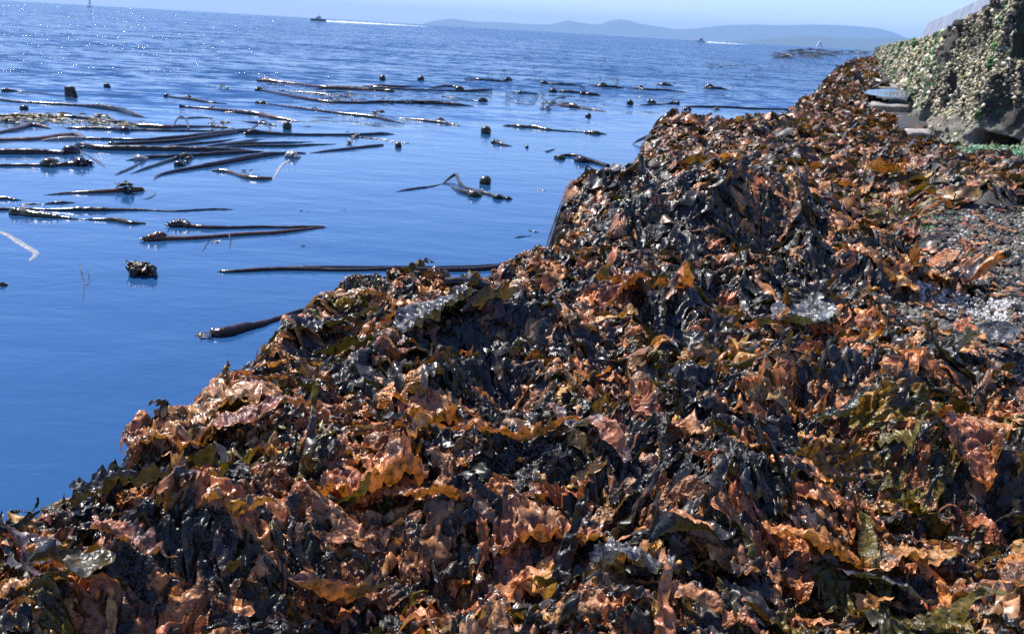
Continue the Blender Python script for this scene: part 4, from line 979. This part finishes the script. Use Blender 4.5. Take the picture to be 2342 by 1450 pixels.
tag(clump_mesh('kelp_scraps', 490, 556, 12, 4, 5, 56, DARK[:2] + [(.25, .2, .03)], bpx=8, up=.2), 'yellow knotted scrap below the crossed bulb kelps', 'kelp')
tag(ftube('twig', [(464, 575, 1), (470, 564, 1.4), (478, 552, 1.5), (483, 545, 1)], M['stipe']), 'tiny twig crossing the yellow knotted scrap', 'twig')
tag(ftube('twig', [(524, 540, 1, .02), (527, 553, 1.8), (526, 568, 1)], M['stipe']), 'tiny upright twig right of the yellow knotted scrap', 'twig')
tag(clump_mesh('kelp_scraps', 688, 563, 16, 1, 4, 57, DARK[:2], bpx=7, up=.3), 'row of little dark scraps floating above the longest stipe', 'kelp')
tag(clump_mesh('kelp_scraps', 780, 482, 14, 3, 4, 58, DARK[:2], bpx=7, up=.3), 'dark speckled scraps alone in calm water near the center', 'kelp')
tag(clump_mesh('kelp_scraps', 700, 483, 22, 1, 3, 59, DARK[:2], bpx=6, up=.2), 'faint row of scraps left of the dark speckled ones', 'kelp')
stipe('dark sliver close to the left side of the big draped mound', [(1175, 545, .6), (1190, 542, 2), (1205, 541, 1), (1215, 540, .5)])
stipe('second dark sliver just above near the draped mound', [(1207, 527, .6), (1220, 530, 2), (1233, 532, .6)])
stipe('faint sliver in open water right of the round olive bulb', [(1222, 432, .4), (1235, 434, 1.4), (1250, 437, .4)])
# back right of the bed
for i, (x0, x1, yy, rr_, lab, b) in enumerate((
        (1060, 1166, 184, 3, 'dark pointed stipe at the back of the bed ending in a knob', (1163, 185, 6)),
        (1165, 1235, 214, 3, 'thin stipe cluster behind the stipe with the bulb', (1190, 214, 4)),
        (1232, 1330, 193, 3, 'far stipe left of the bright clump', (1245, 192, 5)),
        (1270, 1345, 212, 4, 'brownish far stipe above the branching clump', (1265, 211, 6)),
        (1330, 1375, 218, 5, 'short glinting stipe with dark knob beside the far bed', (1337, 217, 7)),
        (1345, 1430, 199, 4, 'dark far stipe below the bright clump', (1380, 197, 6)),
        (1430, 1570, 206, 3, 'long low far stipe to the right of the bright clump', (1465, 203, 5)),
        (1500, 1540, 196, 4, 'short far stipe left of the glinting dots', (1520, 195, 5)),
        (1610, 1665, 204, 4, 'far stipe with three dark knobs near the heap', (1623, 202, 7)))):
    dy = (x1 - x0) * .04
    stipe(lab, [(x0, yy - dy, .6), (x0 * .7 + x1 * .3, yy, rr_), (x0 * .3 + x1 * .7, yy + dy * .5, rr_), (x1, yy + dy, .6)], bulbs=[(*b, 'stipe')], wob=.3)
for (x, yy, wv, hv, k, bp, lab) in ((1375, 184, 42, 3, 14, 10, 'bright glittering kelp clump at the back of the bed'), (1210, 182, 12, 3, 6, 11, 'reddish kelp clump at the back right of the bed'), (1285, 200, 50, 4, 14, 10, 'loose far kelp raft before the bright clump'),
                                (1180, 228, 25, 4, 9, 11, 'brown kelp raft behind the branching clump'), (1120, 174, 10, 3, 5, 10, 'dark knot of kelp in ripples far out'), (1150, 166, 12, 2, 5, 10, 'farthest dark knot of kelp left of the far rafts'),
                                (1750, 220, 12, 2, 5, 9, 'dark kelp scraps close to the far heap'), (1840, 131, 70, 4, 110, 14, 'long brown kelp raft far off near the seawall tip'), (1680, 153, 60, 4, 40, 10, 'scattered far kelp raft with glints'), (1895, 124, 90, 2.5, 150, 14, 'farthest brown kelp raft beneath the hills')):
    tag(clump_mesh('kelp_raft', x, yy, wv, hv, k, int(x), DARK + [(.14, .09, .05)], bpx=bp, up=.5), lab, 'kelp')
r = np.random.default_rng(77); seed0 = None
for i in range(58):
    px = r.uniform(1180, 1830); py = r.uniform(138, 222) - (1830 - px) * .02
    if px > 1700: py = min(py, 178)
    o = clump_mesh('kelp_scrap', px, py, 5, .6, 2, 900 + i, DARK[:3], bpx=r.uniform(4, 8), up=.5)
    tag(o, 'little dark kelp scrap drifting far out on the rippled water right of center', 'kelp', 'tiny kelp scraps drifting far out')

# ------------------------------------------------------------------ single fronds one can tell apart on the heap
def on_heap(px, py, z=.42):
    for _ in range(6):
        P = at(px, py, z); z = float(H(np.array([P[0]]), np.array([P[1]]))[0]) + .03
    return P, z
def frond(label, px, py, L, Wd, ang, c1, c2, seed, lift=.03, tilt=(0, 0), curl=None, crumple=1.0, frill=1.0, holes=0., rise=0.0, nu=110, nv=34, name='kelp_frond', conform=.6, group=None):
    lift = lift + .035
    r_ = np.random.default_rng(seed); P0, z0 = on_heap(px, py)
    P, q, pat, en = proto(r_, nu, nv, L, Wd, crumple, curl, holes, frill)
    fine = 1 / .011
    P = P + .0022 * np.stack([vnoise(P * fine + 11 * k + seed) for k in range(3)], 1) * crumple
    t, s = tilt; ct, st_, cs, ss = math.cos(t), math.sin(t), math.cos(s), math.sin(s)
    y = P[:, 1] * ct - P[:, 2] * st_; z = P[:, 1] * st_ + P[:, 2] * ct; x = P[:, 0] * cs - z * ss; z = P[:, 0] * ss + z * cs
    c, s_ = math.cos(ang), math.sin(ang); X = P0[0] + c * x - s_ * y; Y = P0[1] + s_ * x + c * y
    hz = H(X.copy(), Y.copy()); base = z0 - .05
    Z = z + lift + base * (1 - conform) + np.maximum(hz, base - .12) * conform + rise * np.clip(x / L + .5, 0, 1) ** 1.5
    col = np.array(c1) * (1 - pat[:, None]) + np.array(c2) * pat[:, None]; col = col * (1 + .25 * en[:, None]) * .8
    dk = np.clip((fbm(P * 22 + seed, 3) - .12) * 5, 0, 1)[:, None]; col = col * (1 - .8 * dk) + .02 * dk
    o = mesh_np(name, np.stack([X, Y, Z], 1), q, M['kelp'], col=col)
    return tag(o, label, 'kelp frond', group)
OR, PK, TN, OC, GY, BK, OL = (.50, .18, .045), (.46, .16, .07), (.46, .21, .085), (.44, .20, .05), (.055, .055, .06), (.02, .018, .016), (.15, .11, .012)
FR = [
 ('big crumpled pink orange frond curled like a bowl, left of the center foreground', 860, 1140, .26, .22, .1, PK, OR, 101, .05, (-.3, 0), 1.6, .8, 1, 0, 0),
 ('orange frond full of holes spread at the water edge of the left headland', 500, 955, .34, .22, .5, OC, TN, 102, .06, (-.15, 0), -.8, .8, 1, .22, 0),
 ('brown frond folded over the tip of the left headland', 410, 925, .26, .14, .2, (.2, .08, .03), OR, 103, .07, (.3, 0), 1.4, .7, 1, 0, 0),
 ('dark olive frond curling up alone at the left water edge', 105, 1105, .13, .10, .1, (.05, .04, .015), OC, 104, .04, (1.2, 0), 1.5, .6, 1, 0, 0),
 ('dark olive frond standing up beside the orange headland', 275, 1075, .15, .12, .1, (.03, .028, .015), (.12, .07, .02), 105, .05, (1.3, 0), 1.2, .6, 1, 0, 0),
 ('tan orange wrinkled frond below the holed orange one', 420, 1050, .30, .15, .35, OC, PK, 106, .05, (-.2, 0), .9, .9, 1, 0, 0),
 ('long mauve strap stretched toward the headland', 600, 1005, .34, .07, .55, (.24, .11, .08), PK, 107, .08, (-.3, 0), .7, .5, .6, 0, 0),
 ('broad grey frond draped down the left mound', 985, 745, .42, .26, 1.2, GY, (.09, .09, .10), 108, .07, (-.35, 0), 1.0, .7, .6, 0, 0),
 ('smooth dark cup shaped frond with an orange tongue', 1110, 790, .26, .24, .9, GY, (.12, .07, .05), 109, .07, (-.6, 0), 1.8, .3, .6, 0, 0),
 ('long amber strap lying across the left mound', 850, 725, .60, .08, .05, (.28, .11, .03), (.42, .22, .14), 110, .08, (-.5, 0), .8, .5, .6, 0, 0),
 ('dark folded strap sweeping down left of the grey frond', 720, 800, .60, .09, .75, GY, BK, 111, .07, (-.3, 0), 1.2, .6, .6, 0, 0),
 ('long orange frond arching over a dark hollow in the center foreground', 1180, 1050, .34, .06, .12, OR, PK, 112, .08, (-.4, 0), .9, .6, 1, 0, .03),
 ('grey and pink strap curving down right of the dark hollow', 1330, 1110, .34, .05, -1.0, (.16, .14, .14), PK, 113, .08, (.2, 0), .7, .5, .7, 0, 0),
 ('long pink ribbed strap in the lower center foreground', 960, 1255, .30, .055, -.25, PK, OR, 114, .06, (-.4, 0), .8, .5, .7, 0, 0),
 ('orange crumpled frond behind the big pink bowl', 1000, 985, .24, .16, .2, TN, PK, 115, .06, (-.3, 0), .7, 1.1, 1, 0, 0),
 ('upright pink crusty frond right of center', 1475, 975, .20, .10, -1.3, PK, TN, 116, .07, (.5, 0), 1.4, .9, 1, 0, 0),
 ('black glossy frond hanging like a tent on the big mound', 1600, 560, .50, .26, 1.35, BK, GY, 117, .06, (-.2, 0), 2.0, .6, .6, 0, 0),
 ('second black glossy frond hanging left on the big mound', 1500, 570, .50, .16, 1.5, BK, (.05, .045, .05), 118, .06, (.1, 0), 1.8, .7, .6, 0, 0),
 ('rust red frond lying on the top left of the big mound', 1450, 520, .45, .14, .9, (.30, .09, .04), PK, 119, .07, (-.3, 0), 1.0, 1, 1, 0, 0),
 ('silvery grey frond right of the big mound', 1835, 600, .45, .30, .9, (.14, .16, .16), GY, 120, .08, (-.5, 0), 1.5, .4, .5, 0, 0),
 ('narrow grey green strap running to the right of the mound', 1760, 475, .9, .10, -.15, (.13, .15, .14), GY, 121, .07, (-.3, 0), .6, .6, .7, 0, 0),
 ('golden orange frond near the far end of the heap', 2020, 410, .5, .32, .3, (.50, .27, .12), OR, 122, .12, (-.3, 0), 1.2, .9, 1, 0, 0),
 ('amber translucent frond in front of the big mound', 1480, 700, .34, .12, .1, (.42, .15, .03), OR, 123, .09, (-.5, 0), 1.1, .4, .6, 0, 0),
 ('pale orange torn frond hanging over the shell gravel', 2190, 650, .30, .10, 1.5, (.55, .28, .16), PK, 124, .06, (0, 0), 1.0, .6, 1, 0, 0),
 ('pale grey green frond hanging beside the gravel', 2170, 840, .30, .20, 1.0, (.24, .27, .24), (.10, .11, .11), 125, .08, (-.6, 0), 1.2, .4, .6, 0, 0),
 ('red orange frond tip lying on the pale grey green one', 2190, 805, .13, .07, .6, (.55, .17, .08), PK, 126, .13, (-.2, 0), .8, .6, 1, 0, 0),
 ('dark grey frond spread toward the right edge', 2290, 850, .34, .20, .9, GY, (.10, .10, .10), 127, .08, (-.5, 0), 1.2, .5, .6, 0, 0),
 ('smooth black domed frond half in shadow at the right', 1590, 1170, .20, .18, .2, BK, GY, 128, .07, (-.5, 0), 2.4, .3, .4, 0, 0),
 ('dark green strap twisting across the right foreground', 1960, 1010, .34, .05, .15, (.07, .08, .06), GY, 129, .09, (-.3, 0), 1.0, .5, .5, 0, 0),
 ('olive yellow frond glowing in the light at the right', 2030, 965, .22, .12, .1, OL, (.42, .2, .03), 130, .10, (.9, 0), .8, .8, 1, 0, 0),
 ('pink wrinkled frond standing at the right', 2200, 1170, .24, .14, 1.2, PK, OR, 131, .08, (-.3, 0), 1.0, 1, 1, 0, 0),
 ('orange ribbed frond in the lower right corner area', 1860, 1345, .26, .10, -.35, OR, OC, 132, .07, (-.5, 0), .9, .6, .8, 0, 0),
 ('long tan frond with frilled rim near the lower right', 2080, 1345, .30, .10, .3, TN, OC, 133, .08, (-.3, 0), .9, .7, 1.3, 0, 0),
 ('grey smooth frond lying at the bottom right', 2010, 1400, .20, .09, -.5, (.13, .13, .14), GY, 134, .08, (-.5, 0), .6, .3, .3, 0, 0),
 ('orange tongue of kelp at the bottom right edge', 2325, 1345, .15, .07, .9, (.50, .19, .03), OR, 135, .06, (-.3, 0), .9, .6, .6, 0, 0),
 ('amber frond with frilled edge in the right foreground', 1900, 1115, .26, .13, .15, (.30, .15, .03), OC, 136, .07, (1.0, 0), .8, .7, 1.4, 0, 0),
 ('crumpled tan frond with frilled rim above the black hollow', 1850, 905, .26, .12, .1, TN, PK, 137, .08, (.7, 0), .9, 1, 1.5, 0, 0),
 ('pink and grey frond with smooth back at the bottom center', 770, 1415, .22, .12, .2, PK, GY, 138, .07, (-.6, 0), 1.0, .4, .6, 0, 0),
 ('grey smooth frond in the bottom left corner', 70, 1330, .22, .13, -.8, (.16, .12, .14), GY, 139, .07, (-.6, 0), .8, .3, .6, 0, 0),
 ('olive green cup shaped frond at the bottom left', 175, 1385, .15, .12, .2, (.08, .06, .015), (.05, .04, .03), 140, .08, (-.4, 0), 2.2, .2, .4, 0, 0),
 ('mauve strap bending down to the bottom left', 300, 1320, .28, .06, -.5, (.26, .12, .08), PK, 141, .08, (-.3, 0), .9, .5, .8, 0, 0),
 ('black glossy knotted frond under the left water edge', 290, 1160, .24, .12, .5, BK, GY, 142, .07, (-.2, 0), 1.7, .8, .7, 0, 0),
 ('tan lacy frond left of the big pink bowl', 560, 1205, .18, .07, .15, OC, TN, 143, .07, (-.3, 0), .7, 1, 1.4, .1, 0),
 ('pink frond with wet silver top below the orange arch', 1250, 1270, .26, .15, .1, PK, TN, 144, .05, (-.2, 0), .6, 1.1, 1.2, 0, 0),
 ('grey shiny crumpled frond at the bottom center right', 1440, 1350, .18, .15, .3, (.20, .20, .22), GY, 145, .07, (-.3, 0), 1.0, 1, .8, 0, 0),
 ('orange tan frond beside the shiny grey one', 1620, 1310, .22, .10, -.2, TN, OR, 146, .06, (-.3, 0), .9, .8, 1, 0, 0),
]
for i, (px, py, L, Wd, a_) in enumerate(((1420, 560, .45, .06, -1.3), (1465, 590, .5, .07, -1.45), (1515, 560, .55, .08, -1.5), (1545, 600, .5, .05, -1.6), (1580, 570, .6, .09, -1.5), (1625, 590, .55, .06, -1.6), (1660, 570, .55, .08, -1.65), (1700, 600, .45, .06, -1.8), (1490, 540, .4, .05, -1.4), (1600, 540, .5, .06, -1.5))):
    frond('one of the glossy black kelp straps hanging down the front of the big mound', px, py, L, Wd, a_, BK, (.03, .028, .03), 300 + i, .05, (random.uniform(-.5, .5), 0), 1.4, .5, .6, conform=.9, nu=80, nv=16, group='black straps hanging down the big mound')
for f in FR:
    lab, px, py, L, Wd, ang, c1, c2, sd_, lift, tl, cu, cr, fr, ho, ri = f
    frond(lab, px, py, L, Wd, ang, c1, c2, sd_, lift, tl, cu, cr, fr, ho, ri)
# blades and stalks standing on the skyline of the heap
def stalk(label, pix, radm, mat='stipe', name='kelp_stalk', z0=None, flat=1.0):
    """pix: (px, py) of foot, then (dx right, dz up) offsets in metres"""
    P0, z = on_heap(*pix[0]); pts = [[P0[0] + a, P0[1] + b, z - .06 + c] for a, b, c in pix[1:]]
    P, Rr = smooth_path(pts, radm, 7); V_, Q_ = tube_np(P, Rr, 9, flat); return tag(mesh_np(name, V_, Q_, M[mat]), label, 'kelp stalk')
stalk('dark kelp stump standing up from the saddle of the heap', [(1038, 655), (0, 0, 0), (-.01, 0, .06), (-.025, 0, .13)], [.02, .017, .013])
stalk('short forked stalk right beside the standing dark stump', [(1052, 655), (0, 0, 0), (-.01, 0, .07), (.01, 0, .12)], [.010, .007, .005])
stalk('curled olive stalk behind the standing dark stump', [(1068, 660), (0, 0, 0), (.0, 0, .06), (.02, 0, .09), (.04, 0, .05)], [.014, .014, .012, .01], 'olive')
stalk('thin brown stipe standing upright in the lower left foreground', [(612, 1440), (0, 0, -.02), (.0, .03, .05), (.02, .06, .11), (.015, .08, .16)], [.005, .0055, .005, .007], 'brown')
stalk('thick grey tube of kelp lying on the left mound', [(1060, 712), (-.08, 0, .13), (0, 0, .135), (.10, .0, .12)], [.022, .022, .020])
stalk('dark rope like stipe twisting in the lower right foreground', [(1600, 1300), (-.12, -.03, .03), (-.04, 0, .06), (.05, .03, .055), (.15, .07, .02)], [.010, .012, .011, .008])
# blue mussel half hidden on the left
def mussel(px, py):
    P0, z = on_heap(px, py); u = np.linspace(0, 1, 14); a = np.linspace(0, 6.283, 14, endpoint=False); V_ = []
    for t in u:
        wv = .020 * math.sin(math.pi * min(1, t * .95 + .03)) ** .7 * (1 + .3 * t)
        for b in a: V_.append([P0[0] + (t - .5) * .085, P0[1] + wv * math.cos(b), z + .005 + .55 * wv * math.sin(b) + .02 * t])
    return tag(mesh_np('mussel_shell', np.array(V_), grid_q(14, 14, True), M['mussel']), 'smooth dark blue mussel shell poking out left of the big pink bowl frond', 'shell')
M['mussel'] = plain('mussel_blue', (.012, .02, .045), .3); mussel(752, 1118)

# ------------------------------------------------------------------ sea air
def haze():
    mt, n, out = newmat('sea_air')
    pv_ = nd(n, 'ShaderNodeVolumePrincipled', Density=0.00016); pv_.inputs['Color'].default_value = (.40, .66, 1.0, 1); pv_.inputs['Anisotropy'].default_value = 0.0
    n.links.new(pv_.outputs[0], out.inputs['Volume'])
    a, b = 11500, 190
    v = np.array([[-a, -a, -7], [a, -a, -7], [a, a, -7], [-a, a, -7], [-a, -a, b], [a, -a, b], [a, a, b], [-a, a, b]], float)
    o = mesh_np('haze', v, np.array([[0, 3, 2, 1], [4, 5, 6, 7], [0, 1, 5, 4], [1, 2, 6, 5], [2, 3, 7, 6], [3, 0, 4, 7]]), mt, smooth=False); tag(o, kind='stuff')
haze()
